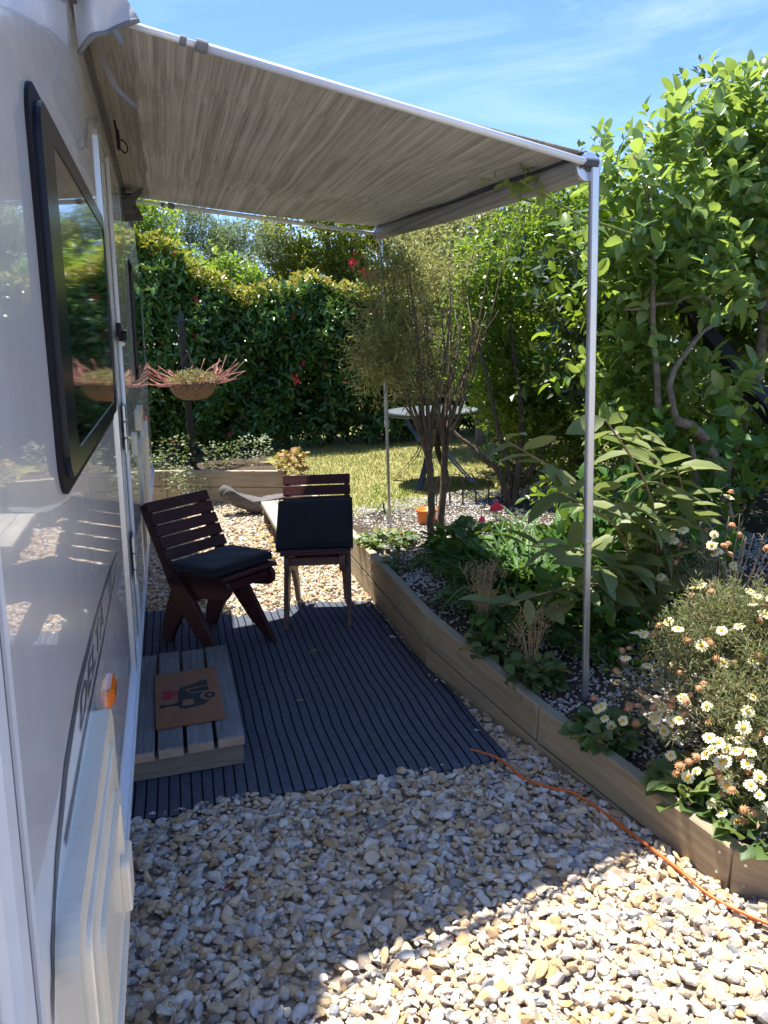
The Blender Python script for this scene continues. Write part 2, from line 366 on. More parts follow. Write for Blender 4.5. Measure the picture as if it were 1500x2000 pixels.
G['l_dry'] = leafmat('dry_leaf', [(0, (.22, .09, .04)), (.5, (.40, .2, .08)), (1, (.5, .36, .16))], .25, .7)
G['l_grass'] = leafmat('grass_blade', [(0, (.13, .16, .035)), (.5, (.27, .27, .08)), (1, (.44, .38, .17))], .3, .6)
# ------------------------------------------------------------------ leaf engine
def unit(a): return a/np.maximum(np.linalg.norm(a, axis=1, keepdims=True), 1e-9)
T8 = np.array([[0, 0, 0], [.16, -.27, .05], [.16, .27, .05], [.16, 0, 0], [.42, -.48, .07], [.42, .48, .07], [.42, 0, -.01], [.72, -.40, .05], [.72, .40, .05], [.72, 0, -.02], [.92, -.16, 0], [.92, .16, 0], [.92, 0, -.03], [1, 0, -.05]])
F8 = [np.array([[0, 1, 3], [0, 3, 2], [10, 13, 12], [12, 13, 11]]), np.array([[1, 4, 6, 3], [3, 6, 5, 2], [4, 7, 9, 6], [6, 9, 8, 5], [7, 10, 12, 9], [9, 12, 11, 8]])]
T4 = np.array([[0, 0, 0], [.5, -.5, .08], [.5, .5, .08], [1, 0, 0]]); F4 = [np.array([[0, 1, 3], [0, 3, 2]])]
def leaves(name, P, D, Nn, L, Wd, mat, parent=None, big=True, rnd=None, curve=.12):
    n = len(P); D = unit(D); Sd = unit(np.cross(D, Nn)); Nn = np.cross(Sd, D)
    T, F = (T8, F8) if big else (T4, F4); k = len(T)
    L = np.broadcast_to(L, n)[:, None, None]; Wd = np.broadcast_to(Wd, n)[:, None, None]
    t = T[None, :, 0:1]; s = T[None, :, 1:2]; h = T[None, :, 2:3]
    cv = rng.normal(curve, .16, (n, 1, 1))
    v = P[:, None]+t*L*D[:, None]+s*Wd*Sd[:, None]+(h*Wd*2-cv*t*t*L)*Nn[:, None]
    fl = [(f[None]+(np.arange(n)*k)[:, None, None]).reshape(-1, f.shape[1]) for f in F]
    if rnd is None: rnd = rng.random(n)
    return np_mesh(name, v.reshape(-1, 3), fl, mat, parent, np.repeat(np.clip(rnd, 0, 1), k), smooth=big)
def twig_leaves(P, T, tl, k, L, Wd, spread=.9, up=.6):
    """leaves round each twig: returns arrays"""
    n = len(P); a0 = unit(np.cross(T, rng.normal(size=(n, 3)))); b0 = np.cross(T, a0)
    s = (np.arange(k)+.6)/k
    ang = np.arange(k)*2.4+rng.random((n, 1))*6.3
    pos = P[:, None]+T[:, None]*(s[None, :, None]*np.broadcast_to(tl, n)[:, None, None])
    rad = a0[:, None]*np.cos(ang)[..., None]+b0[:, None]*np.sin(ang)[..., None]
    d = rad*spread+T[:, None]*(.35+.7*s)[None, :, None]+rng.normal(0, .18, (n, k, 3))
    nn = np.array([0, 0, up])+T[:, None]*.6+rng.normal(0, .45, (n, k, 3))-rad*.1
    sz = rng.uniform(.5, 1.2, (n, k))
    return pos.reshape(-1, 3), d.reshape(-1, 3), nn.reshape(-1, 3), (sz*L).ravel(), (sz*Wd).ravel()
def blob_pts(blobs, n, shell=.5, lump=.25):
    out = []; dirs = []; vol = np.array([b[3]*b[4]*b[5] for b in blobs])**.75; vol /= vol.sum()
    for b, q in zip(blobs, vol):
        m = max(4, int(n*q)); d = unit(rng.normal(size=(m, 3))); r = rng.uniform(shell**2, 1, m)**.5
        l = 1+lump*np.sin(d[:, 0]*5+b[0]*9)*np.sin(d[:, 2]*6+b[2]*5)+lump*.5*np.sin(d[:, 1]*11+b[1]*3)
        out.append(np.array(b[:3])+d*np.array(b[3:6])*(r*l)[:, None]); dirs.append(d)
    return np.concatenate(out), np.concatenate(dirs)
def crown(name, blobs, ntw, k, L, Wd, tl, mat, parent, big=True, shell=.5, upb=.5, lump=.25, keep=None, rb=None, spread=.9):
    P, D = blob_pts(blobs, ntw, shell, lump)
    if keep is not None: m = keep(P); P = P[m]; D = D[m]
    T = unit(D*.7+np.array([0, 0, upb])+rng.normal(0, .5, P.shape))
    # uneven clumps
    g = np.sin(P[:, 0]*7.1+P[:, 2]*3.3)+np.sin(P[:, 1]*6.3-P[:, 2]*5.7)+np.sin(P[:, 2]*9.1+P[:, 0]*2)
    m = rng.random(len(P)) < np.clip(.62+.3*g, .06, 1); P = P[m]; T = T[m]
    a = twig_leaves(P, T, tl, k, L, Wd, spread)
    rnd = np.repeat(np.clip(rng.normal(.45, .2, len(P)), 0, 1), k)*.6+rng.random(len(P)*k)*.4
    return leaves(name, *a[:3], a[3], a[4], mat, parent, big, rnd)
def limbs(name, paths, mat, parent, n=7):
    m = MB()
    for pts, r0, r1 in paths:
        p = smooth_line(pts, 5); q = len(p)
        p = [v+V(rng.normal(0, r0*.18, 3)) if 0 < i < q-1 else v for i, v in enumerate(p)]
        m.tube(p, [r0+(r1-r0)*i/(q-1) for i in range(q)], n)
    return m.build(name, mat, parent, smooth=True)
# ------------------------------------------------------------------ setting: ground
WY = [-1.5, .6, 1.477, 2.26, 3.05, 4.03, 5.2, 6.55, 7.2]
WX = [3.2, 2.1, 1.336, 1.161, 1.006, 1.011, 1.0, .945, .93]
WZ = [.12, .12, .124, .182, .262, .266, .27, .29, .3]
def wallx(y): return np.interp(y, WY, WX)
def wallz(y): return np.interp(y, WY, WZ)
m = MB(); m.add([(-40, -40, -.012), (40, -40, -.012), (40, 40, -.012), (-40, 40, -.012)], [(0, 1, 2, 3)])
tag(m.build('ground', G['sub']), kind='structure')
def grid(name, x0f, x1f, ys, nx, zf, mat):
    vs = []; fs = []
    for y in ys:
        for i in range(nx+1):
            x = x0f(y)+(x1f(y)-x0f(y))*i/nx; vs.append((x, y, zf(x, y)))
    for j in range(len(ys)-1):
        for i in range(nx): a = j*(nx+1)+i; fs.append((a, a+1, a+nx+2, a+nx+1))
    m = MB(); m.add(vs, fs); return tag(m.build(name, mat, smooth=True), kind='structure')
def bedz(x, y):
    return float(wallz(y))-.035+.05*min(1, max(0, (x-float(wallx(y))-.05)*1.2))+.012*math.sin(x*13)*math.sin(y*11)
LAWN_Y = 5.05
grid('garden_bed', lambda y: wallx(y)+.03, lambda y: 7.0, list(np.linspace(-1.4, LAWN_Y, 60)), 40, bedz, G['soil'])
grid('lawn', lambda y: wallx(min(y, 7.1))+.03 if y < 7.1 else .7, lambda y: 30.0, list(np.linspace(LAWN_Y, 8.0, 14))+[10, 14, 30], 30, lambda x, y: .232+.008*math.sin(x*3)*math.sin(y*2.6), G['lawn'])
m = MB(); bx = list(np.linspace(-2.3, .9, 17)); vs = []
for t_ in np.linspace(0, 1, 7):
    for x in bx: y0 = 7.22-(x+.1)*.44 if x > -.1 else 7.22-(x+.1)*.37; vs.append((x, y0+(9.4-y0)*t_, .25+.02*math.sin(x*7+t_*15)))
m.add(vs, [(j*17+i, j*17+i+1, j*17+i+18, j*17+i+17) for j in range(6) for i in range(16)]); tag(m.build('back_bed_soil', G['soil'], smooth=True), kind='structure')
grid('field', lambda y: -30, lambda y: .72, [9.4, 14, 30], 6, lambda x, y: .22, G['lawn'])
# stones
def ico():
    import bmesh
    bm = bmesh.new(); bmesh.ops.create_icosphere(bm, subdivisions=2, radius=1); v = np.array([x.co[:] for x in bm.verts]); f = np.array([[y.index for y in x.verts] for x in bm.faces]); bm.free()
    bm = bmesh.new(); bmesh.ops.create_icosphere(bm, subdivisions=1, radius=1); v1 = np.array([x.co[:] for x in bm.verts]); f1 = np.array([[y.index for y in x.verts] for x in bm.faces]); bm.free()
    return (v, f), (v1, f1)
ICO = ico()
def rock_protos(lv, n, planes=10, lo=.42, hi=.80):
    out = []
    for _ in range(n):
        v = ICO[lv][0].copy()
        for q in range(planes):
            d = rng.normal(size=3); d /= np.linalg.norm(d); c = rng.uniform(lo, hi)
            e = v@d-c; v = v-np.maximum(e, 0)[:, None]*d
        out.append(v)
    return out
def stones(name, P, size, mat, lv, flat=(.42, .68), parent=None, np_=14):
    pr = rock_protos(lv, np_); n = len(P); idx = rng.integers(0, np_, n); F = ICO[lv][1]
    base = np.stack(pr)[idx]
    sc = np.stack([size*rng.uniform(.75, 1.35, n), size*rng.uniform(.6, 1.0, n), size*rng.uniform(*flat, n)], 1)
    base = base*sc[:, None]
    # rotation: mostly flat with tilt
    yaw = rng.random(n)*6.283; tx = rng.normal(0, .34, n); ty = rng.normal(0, .32, n)
    def rot(ax, a):
        R = np.zeros((n, 3, 3)); c, s = np.cos(a), np.sin(a); i, j = [(1, 2), (2, 0), (0, 1)][ax]
        R[:, ax, ax] = 1; R[:, i, i] = c; R[:, j, j] = c; R[:, i, j] = -s; R[:, j, i] = s; return R
    R = rot(0, tx)@rot(1, ty); R = rot(2, yaw)@R
    v = np.einsum('nij,nkj->nki', R, base)+P[:, None]; k = base.shape[1]
    return np_mesh(name, v.reshape(-1, 3), [(F[None]+(np.arange(n)*k)[:, None, None]).reshape(-1, 3)], mat, parent, np.repeat(rng.random(n), k))
CX0, CX1 = -.6, 1.02     # carpet
def carpet_edges(y):
    return -.62+0*y, np.interp(y, [2.2, 2.67, 3.27, 3.66, 4.0], [1.035, 1.03, .985, .99, .985])
def near_edge(x): return 2.285-.05*np.clip((x-.3)/.7, 0, 1)+.008*np.sin(x*14)
def far_edge(x): return np.interp(x, [-.6, -.2, .05, .3, .5, .64, .99], [4.3, 4.25, 4.12, 3.99, 4.04, 4.07, 3.985])
def in_carpet(P, mg=.03):
    x, y = P[:, 0], P[:, 1]
    return (x < carpet_edges(y)[1]-mg) & (y > near_edge(x)+mg) & (y < far_edge(x)-mg)
def scatter(x0, x1, y0, y1, n):
    return np.stack([rng.uniform(x0, x1, n), rng.uniform(y0, y1, n), np.zeros(n)], 1)
def mk_gravel():
    P = scatter(-.55, 1.7, .45, 2.4, 24000); P[:, 2] = rng.uniform(-.015, .008, len(P))
    m = (P[:, 0] < wallx(P[:, 1])-.008) & ~in_carpet(P); P = P[m]
    s = rng.choice([.0095, .0135, .0185, .0235], len(P), p=[.30, .32, .25, .13])*rng.uniform(.9, 1.15, len(P))
    o = tag(stones('gravel', P, s, G['stone'], 0), kind='stuff')
    P = scatter(-.7, 1.1, 2.3, 7.1, 27000); P[:, 2] = rng.uniform(-.010, .008, len(P))
    m = (P[:, 0] < wallx(P[:, 1])-.008) & ~in_carpet(P); P = P[m]
    s = rng.choice([.012, .015, .019, .023], len(P))
    o2 = tag(stones('gravel', P, s, G['stone'], 1), kind='stuff')
mk_gravel()
def mk_pebbles():
    P = scatter(.95, 3.2, 1.1, 5.3, 36000)
    m = P[:, 0] > wallx(P[:, 1])+.06; P = P[m]
    P[:, 2] = [bedz(x, y)+.002 for x, y in P[:, :2]]
    g = np.sin(P[:, 0]*4.1+1)+np.sin(P[:, 1]*3.7)+rng.normal(0, .5, len(P))
    P = P[g > -1.3]
    tag(stones('white_pebbles', P, rng.uniform(.006, .011, len(P)), G['pebble'], 1, (.5, .9)), kind='stuff')
mk_pebbles()
def mk_grass():
    n = 26000; P = scatter(.95, 5.0, LAWN_Y-.05, 8.6, n); P[:, 2] = .232
    D = unit(rng.normal(0, .55, (n, 3))+np.array([0, 0, 1.0])); Nn = rng.normal(size=(n, 3))
    tag(leaves('grass', P, D, Nn, rng.uniform(.02, .05, n), .006, G['l_grass'], None, False), kind='stuff')
mk_grass()
# ------------------------------------------------------------------ timber walls
def board(name, p0, p1, h, th, mat, parent, ztop0, ztop1, bev=.004, screws=()):
    """board along p0->p1 (front face line), top heights ztop; thickness goes to the right of travel"""
    a = V((p0[0], p0[1], ztop0)); b = V((p1[0], p1[1], ztop1)); d = (b-a); L = d.length; x = d.normalized()
    y = V((0, 0, 1)).cross(x).normalized(); z = x.cross(y)
    M = Matrix(((x.x, y.x, z.x, a.x), (x.y, y.y, z.y, a.y), (x.z, y.z, z.z, a.z), (0, 0, 0, 1)))
    m = MB(); m.box((0.0015, 0, -h), (L-.0015, th, 0), bv=bev)
    return m.build(name, mat, parent, M=M), M
w = thing('retaining_wall', 'curved pine sleeper retaining wall along the gravel and striped carpet', 'retaining wall', (1.0, 3.0, 0))
sec = list(zip(WX, WY, WZ))[1:8]
for i in range(len(sec)-1, 0, -1):
    p1 = sec[i-1]; p0 = sec[i]                 # from far to near => thickness must go to +x side
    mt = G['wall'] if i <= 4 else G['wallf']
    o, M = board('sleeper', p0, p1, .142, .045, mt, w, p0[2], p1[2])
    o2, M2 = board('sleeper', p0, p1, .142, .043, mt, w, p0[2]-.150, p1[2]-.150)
    L = (V(p1)-V(p0)).length
    for xx in (.035, L-.035):
        for zz in (-.035, -.10):
            s = MB(); s.tube([(xx, -.0015, zz), (xx, .004, zz)], .0045, 10); s.build('screw', G['alu'], o, M=M)
w2 = thing('retaining_wall', 'straight pine sleeper wall of the back bed behind the driftwood', 'retaining wall', (.3, 7, 0))
for dz, hh in ((0, .145), (-.15, .15)):
    board('sleeper', (-2.4, 8.0), (-.1, 7.18), hh, .05, G['wallf'], w2, .3+dz, .3+dz)
    board('sleeper', (-.1, 7.18), (.925, 6.70), hh, .05, G['wallf'], w2, .3+dz, .3+dz)
# ------------------------------------------------------------------ caravan
def vp(y, z, off=0.0): return V((-.16+.035*(z-1.5)+off, y, z))
van = thing('caravan', 'white glossy caravan with black framed windows beside the carpet', 'caravan', (-1.3, 3, 0))
def slab(outline, off0, off1, mi=0, m=None):
    m = m or MB(); n = len(outline)
    vs = [vp(y, z, off0) for y, z in outline]+[vp(y, z, off1) for y, z in outline]
    fs = [tuple(range(n))[::-1], tuple(range(n, 2*n))]+[(j, (j+1) % n, n+(j+1) % n, n+j) for j in range(n)]
    m.add(vs, fs, mi); return m
def rrect(y0, y1, z0, z1, r, k=6):
    o = []
    for cy, cz, a in ((y1-r, z1-r, 0), (y0+r, z1-r, 90), (y0+r, z0+r, 180), (y1-r, z0+r, 270)):
        for i in range(k+1): q = math.radians(a+90*i/k); o.append((cy+r*math.cos(q), cz+r*math.sin(q)))
    return o
END = [(5.3, 2.45), (5.75, 2.33), (6.35, 2.09), (6.75, 1.85), (7.0, 1.6), (7.15, 1.2), (7.15, .7), (6.95, .33)]
m = MB(); prof = [(-1.2, .33), (-1.2, 2.45)]+END
fr = [vp(y, z) for y, z in prof]; bk = [V((-2.35, y, z)) for y, z in prof]; n = len(prof)
m.add(fr+bk, [tuple(range(n)), tuple(range(n, 2*n))[::-1]]+[(j, n+j, n+(j+1) % n, (j+1) % n) for j in range(n)])
m.build('body', G['van'], van)
def ringslab(name, out_o, in_o, off0, off1, mat, parent):
    m = MB(); n = len(out_o)
    A = [vp(y, z, off0) for y, z in out_o]; B = [vp(y, z, off1) for y, z in out_o]
    C = [vp(y, z, off1) for y, z in in_o]; D = [vp(y, z, off0+.001) for y, z in in_o]
    m.add(A+B+C+D, [(k*n+j, k*n+(j+1) % n, (k+1)*n+(j+1) % n, (k+1)*n+j) for k in range(3) for j in range(n)])
    return m.build(name, mat, parent)
def window(y0, y1, z0, z1, name='window'):
    f = ringslab(name, rrect(y0, y1, z0, z1, .06), rrect(y0+.035, y1-.03, z0+.035, z1-.03, .045), -.004, .006, G['rubber'], van)
    g = slab(rrect(y0+.03, y1-.025, z0+.03, z1-.025, .05), .0, .0145).build('acrylic_pane', G['glass'], f)
    ringslab('pane_border', rrect(y0+.024, y1-.02, z0+.024, z1-.02, .05), rrect(y0+.15, y1-.06, z0+.055, z1-.055, .03), .004, .0165, G['blackpl'], f)
    return f
window(1.185, 2.42, 1.268, 1.842)
window(4.42, 5.95, 1.262, 1.9)
# door
dr = slab(rrect(2.93, 3.62, .37, 2.08, .05), .001, .010).build('door', G['van'], van)
ringslab('door_frame', rrect(2.545, 3.72, .335, 2.13, .06), rrect(2.60, 3.66, .36, 2.10, .05), .0, .008, G['alu'], van)
for y in (2.90,):
    m = MB(); m.tube([vp(y, .36, .010), vp(y, 2.08, .010)], .007, 8); m.build('door_seal', G['white_alu'], dr, smooth=True)
for z0, z1 in ((1.10, 1.27), (.62, .80)):
    m = MB()
    for k in range(3):
        a = z0+(z1-z0)*k/3; slab([(2.80, a+.002), (2.93, a+.002), (2.93, a+(z1-z0)/3-.002), (2.80, a+(z1-z0)/3-.002)], .008, .016, m=m)
    m.build('hinge', G['alu'], dr, bevel=.002)
m = MB(); slab(rrect(2.74, 2.83, 1.50, 1.545, .008), .008, .022, m=m); slab(rrect(2.80, 2.95, 1.485, 1.52, .012), .012, .034, m=m)
m.build('door_catch', G['rubber'], dr, bevel=.002)
m = MB(); slab(rrect(3.50, 3.58, .98, 1.09, .02), .009, .022, m=m); m.build('door_handle', G['cream'], dr, bevel=.003)
# lower rails, corner trim, roof rail
m = MB()
for k, (za, zb, o) in enumerate(((.33, .348, .012), (.352, .372, .016), (.378, .392, .010))):
    slab([(-1.2, za), (6.95, za), (6.97, zb), (-1.2, zb)], -.004, o, m=m)
m.build('skirt_rail', G['white_alu'], van)
m = MB()
slab([(.595, .4), (.630, .4), (.745, 2.3), (.71, 2.3)], .0, .010, m=m); slab([(.655, .4), (.672, .4), (.787, 2.3), (.77, 2.3)], .0, .009, m=m)
m.build('corner_trim', G['white_alu'], van)
m = MB(); slab([(.631, .4), (.654, .4), (.769, 2.3), (.746, 2.3)], .0, .006, m=m); m.build('trim_seal', plain('blue_black_seal', (.02, .03, .06), .3), van)
m = MB(); slab([(-1.2, 2.262), (5.4, 2.172), (5.4, 2.192), (-1.2, 2.282)], -.002, .016, m=m); m.build('awning_rail', G['dkgrey'], van)
# service hatch low on the wall
h = ringslab('service_hatch', rrect(.80, 1.41, .36, .845, .06), rrect(.85, 1.36, .41, .80, .035), -.002, .028, G['cream'], van)
d = slab(rrect(.856, 1.354, .416, .794, .033), .0, .034).build('hatch_door', G['cream'], h, bevel=.007)
ringslab('door_rib', rrect(.93, 1.30, .46, .73, .03), rrect(.95, 1.28, .48, .71, .02), .032, .041, G['cream'], d)
m = MB(); slab(rrect(1.25, 1.33, .50, .60, .012), .033, .050, m=m); m.build('hatch_latch', G['cream'], d, bevel=.004)
for a in ((4.1, 4.75, .40, .92), (4.95, 5.7, .42, .92)):
    ringslab('locker', rrect(*a, .04), rrect(a[0]+.06, a[1]-.06, a[2]+.06, a[3]-.06, .03), -.002, .014, G['cream'], van)
m = MB(); slab(rrect(4.35, 4.75, 1.0, 1.11, .03), -.001, .016, m=m); m.build('vent_cover', G['cream'], van, bevel=.003)
# marker lamps
def lamp(y, z, s=1):
    m = MB(); c = vp(y, z, .0); o = rrect(y-.045*s, y+.045*s, z-.016*s, z+.016*s, .012*s, 3); i = rrect(y-.028*s, y+.028*s, z-.008*s, z+.008*s, .006*s, 3); n = len(o)
    A = [vp(a, b, .0) for a, b in o]; B = [vp(a, b, .005*s) for a, b in o]; C = [vp(a, b, .011*s) for a, b in i]
    m.add(A+B+C, [(k*n+j, k*n+(j+1) % n, (k+1)*n+(j+1) % n, (k+1)*n+j) for k in range(2) for j in range(n)]+[tuple(range(2*n, 3*n))])
    m.build('marker_lamp', G['amber'], van)
lamp(1.67, .742, 1.3); lamp(5.1, 1.04, 1.2); lamp(6.0, .9, 1.2)
# decals
def decal(name, pts, mat, off=.0012):
    m = MB(); m.add([vp(y, z, off) for y, z in pts], [tuple(range(len(pts)))]); return m.build(name, mat, van)
up = [(2.2, .915), (1.9, .952), (1.5, .972), (1.19, .976), (1.0, .95), (.88, .90), (.80, .84), (.76, .75)]
lo = [(.775, .80), (.835, .85), (.91, .885), (1.02, .925), (1.19, .955), (1.5, .958), (1.9, .941), (2.19, .912)]
decal('swoosh_stripe', up+lo[::-1][::-1][0:0]+[p for p in lo], G['decal'])
decal('swoosh_line', [(2.2, .911), (2.0, .893), (1.6, .885), (1.2, .884), (.95, .872), (.95, .858), (1.2, .873), (1.6, .875), (2.0, .886)], G['decal'], .0016)
def text(body, size, loc_y, loc_z, mat, name, sx=1.0):
    cu = bpy.data.curves.new(name, 'FONT'); cu.body = body; cu.size = size; cu.extrude = .0003; cu.shear = .35; cu.space_character = 1.05
    o = bpy.data.objects.new(name, cu); COL.objects.link(o)
    bpy.context.view_layer.update(); dg = bpy.context.evaluated_depsgraph_get(); me = bpy.data.meshes.new_from_object(o.evaluated_get(dg))
    bpy.data.objects.remove(o); me.name = name; me.materials.clear(); me.materials.append(mat)
    c = vp(loc_y, loc_z, .0014)
    X = V((0, 1, 0)); Yy = V((.035, 0, 1)).normalized(); Z = X.cross(Yy)
    M = Matrix(((X.x*sx, Yy.x, Z.x, c.x), (X.y*sx, Yy.y, Z.y, c.y), (X.z*sx, Yy.z, Z.z, c.z), (0, 0, 0, 1)))
    me.transform(M); ob = bpy.data.objects.new(name, me); COL.objects.link(ob); put(ob, van); return ob
text('DELTA', .062, 1.16, .903, G['decal'], 'lettering', 2.6)
text('TI', .062, 1.80, .901, G['decal'], 'lettering', 2.2)
# ------------------------------------------------------------------ awning
aw = thing('awning', 'grey striped roll-out awning on two aluminium legs, fixed to the caravan', 'awning', (1.3, 3.4, 0))
YN0, YN1, YF0, YF1 = 2.07, 2.245, 4.36, 4.60      # near/far edges: at wall, at front
FRN = V((1.285, 2.245, 1.968)); FRF = V((1.275, 4.60, 2.055))
def fab(u, v, dz=0):
    """u 0 wall..1 front, v 0 near..1 far"""
    y = (YN0+(YF0-YN0)*v)*(1-u)+(FRN.y+(FRF.y-FRN.y)*v)*u
    xa = -.128; xb = FRN.x+(FRF.x-FRN.x)*v
    za = 2.232-.03*v; zb = FRN.z+(FRF.z-FRN.z)*v+.028
    x = xa+(xb-xa)*u; z = za+(zb-za)*u-.022*math.sin(math.pi*u)*(1-.3*math.cos(2*math.pi*v))+.004*math.sin(v*17+u*3)
    return V((x, y, z+dz))
m = MB(); nu, nv = 24, 30
for s, dz in ((1, 0), (-1, .0025)):
    b = [fab(i/nu, j/nv, dz) for j in range(nv+1) for i in range(nu+1)]
    q = [(j*(nu+1)+i, j*(nu+1)+i+1, (j+1)*(nu+1)+i+1, (j+1)*(nu+1)+i) for j in range(nv) for i in range(nu)]
    m.add(b, q if s < 0 else [f[::-1] for f in q])
m.build('fabric', G['awn'], aw, smooth=True)
m = MB()
for v in (.14,):
    m.tube([fab(i/12, v, .0012) for i in range(13)], .0014, 4)
m.build('seam', plain('seam_thread', (.16, .15, .13), .8), aw)
m = MB(); m.tube([FRN+V((.0, .02, -.012)), (FRN+FRF)/2+V((.0, 0, -.018)), FRF+V((0, -.02, -.008))], .036, 20); m.build('roller', G['awn'], aw, smooth=True)
m = MB(); m.tube([FRN+V((-.012, .0, .026)), FRF+V((-.012, 0, .026))], .011, 8); m.build('lead_rail', G['dkgrey'], aw, smooth=True)
m = MB()
for r in (.042,):
    m.tube([FRN+V((0, -.006, -.01)), FRN+V((0, .012, -.01))], r, 24)
m.build('end_cap', G['alu'], aw, bevel=.003)
m = MB(); m.tube([FRF+V((0, -.012, -.01)), FRF+V((0, .012, -.01))], .04, 24); m.build('end_cap', G['alu'], aw, bevel=.003)
m = MB(); m.tube([FRN+V((0, -.016, -.008)), FRN+V((0, -.005, -.008))], .017, 16); m.tube([FRN+V((-.03, -.018, .0)), FRN+V((.02, -.018, -.003))], .014, 10)
m.build('leg_hinge', G['dkgrey'], aw, bevel=.002)
def arm(a, b, fr, name):
    a = V(a); b = V(b); j = a+(b-a)*fr; d = (b-a).normalized(); m = MB()
    m.tube([a, j], .0078, 10); m.tube([j, b], .0108, 12); o = m.build(name, G['white_alu'], aw, smooth=True)
    m = MB(); m.tube([j-d*.008, j+d*.02], .0145, 12); m.tube([j-d*.045, j-d*.03], .0115, 12); m.build('arm_collar', G['dkgrey'] if 0 else G['grey'], o, bevel=.002)
arm((-.012, 2.035, 2.190), FRN+V((-.02, -.02, .0)), .12, 'tension_arm')
arm((-.10, 4.22, 2.152), FRF+V((-.03, .0, -.01)), .14, 'tension_arm')
def leg(top, foot, sq=False, joint=None):
    top = V(top); foot = V(foot); d = (foot-top); L = d.length; z = d.normalized(); x = V((1, 0, 0)); y = z.cross(x).normalized(); x = y.cross(z)
    M = Matrix(((x.x, y.x, z.x, top.x), (x.y, y.y, z.y, top.y), (x.z, y.z, z.z, top.z), (0, 0, 0, 1)))
    m = MB()
    if sq:
        m.box((-.014, -.011, 0), (.014, .011, L*.66), bv=.004); m.box((-.011, -.0085, L*.66), (.011, .0085, L-.01), bv=.003)
        m.box((-.0155, -.0125, L*.66-.01), (.0155, .0125, L*.66+.012), bv=.003)
    else:
        m.tube([(0, 0, 0), (0, 0, L*.62)], .0125, 12); m.tube([(0, 0, L*.62), (0, 0, L-.01)], .0095, 12); m.tube([(0, 0, L*.62-.015), (0, 0, L*.62+.02)], .0165, 12)
    o = m.build('leg', G['alu'], aw, M=M)
    m = MB(); m.box((-.02, -.02, -.006), (.02, .02, .012), bv=.003); m.build('foot', G['dkgrey'], o, M=Matrix.Translation(foot))
leg(FRN+V((.012, -.014, -.005)), (1.36, 2.285, .165), True)
leg(FRF+V((.006, .0, -.01)), (1.30, 4.64, .235))
# wall end pieces: bag, strap, brackets
def sheet(name, rows, mat, parent, th=.0025):
    """rows of points -> thin two-sided sheet"""
    nr, nc = len(rows), len(rows[0]); m = MB(); vs = []
    R = [[V(p) for p in r] for r in rows]
    for k in (0, 1):
        for i in range(nr):
            for j in range(nc):
                a = R[min(i+1, nr-1)][j]-R[max(i-1, 0)][j]; b = R[i][min(j+1, nc-1)]-R[i][max(j-1, 0)]; nn = a.cross(b)
                nn = nn.normalized() if nn.length > 1e-9 else V((1, 0, 0)); vs.append(R[i][j]+nn*th*(k-.5))
    fs = []
    for k in (0, 1):
        for i in range(nr-1):
            for j in range(nc-1):
                a = k*nr*nc+i*nc+j; f = (a, a+1, a+nc+1, a+nc); fs.append(f if k else f[::-1])
    m.add(vs, fs); return m.build(name, mat, parent, smooth=True)
rows = []
for i, y in enumerate(np.linspace(2.06, 4.75, 16)):
    r = []
    for j in range(9):
        q = math.radians(-60+240*j/8); rr = .060+.010*math.sin(i*2.1+j)
        r.append((-.075+.95*rr*math.cos(q), y, 2.285+rr*math.sin(q)*1.0))
    rows.append(r)
sheet('storage_bag', rows, G['pvc'], aw)
# near end flap of the bag, hanging open
top = smooth_line([(-.132, 2.0, 2.50), (-.10, 1.98, 2.43), (-.06, 2.0, 2.33), (-.018, 2.02, 2.25)], 4); bot = smooth_line([(-.126, 2.02, 2.128), (-.09, 2.005, 2.152), (-.057, 2.02, 2.174), (.010, 2.025, 2.196)], 4)
rows = [[a.lerp(b, t)+V((0, -.012*math.sin(t*5+i*.8), 0)) for i, (a, b) in enumerate(zip(top, bot))] for t in np.linspace(0, 1, 8)]
fl = sheet('bag_end_flap', rows, G['pvc'], aw)
m = MB(); m.tube([b+V((0, -.012*math.sin(5+i*.8), -.003)) for i, b in enumerate(bot)], .006, 8); m.build('zip', G['grey'], fl, smooth=True)
m = MB(); m.box((-.006, -.003, -.03), (.006, .003, 0), bv=.001); m.build('zip_pull', G['grey'], fl, M=Matrix.Translation((-.045, 2.0, 2.165))@Matrix.Rotation(-.5, 4, 'Y'))
def strap(name, pts, wd, mat, parent, wv=(0, 1, 0)):
    p = smooth_line(pts, 6); w_ = V(wv)*wd/2; return sheet(name, [[q-w_, q+w_] for q in p], mat, parent, .0015)
strap('hanging_strap', [(-.086, 2.25, 2.20), (-.081, 2.25, 2.170), (-.062, 2.25, 2.120), (-.034, 2.25, 2.089), (-.012, 2.25, 2.073)], .016, G['grey'], aw, (.9, .3, .2))
m = MB(); m.box((-.094, 2.88, 2.105), (-.082, 2.91, 2.165), bv=.003); m.tube([(-.09, 2.9, 2.16), (-.095, 2.9, 2.195)], .004, 6)
m.tube(smooth_line([(-.086, 2.89, 2.135), (-.07, 2.88, 2.128), (-.060, 2.88, 2.108), (-.068, 2.88, 2.092), (-.082, 2.89, 2.104)], 4), .0025, 6)
m.build('crank_hook', G['rubber'], aw)
m = MB()
m.box((-.15, 4.15, 2.09), (-.075, 4.25, 2.175), bv=.01)
m.prism([(-.15, 4.13, 2.13), (-.03, 4.13, 2.205), (-.045, 4.13, 2.165), (-.145, 4.13, 2.06)], (0, .02, 0)); m.prism([(-.145, 4.27, 2.06), (-.045, 4.27, 2.065), (-.065, 4.27, 2.13), (-.145, 4.27, 2.15)], (0, .02, 0))
m.build('arm_bracket', G['dkgrey'], aw, bevel=.003)
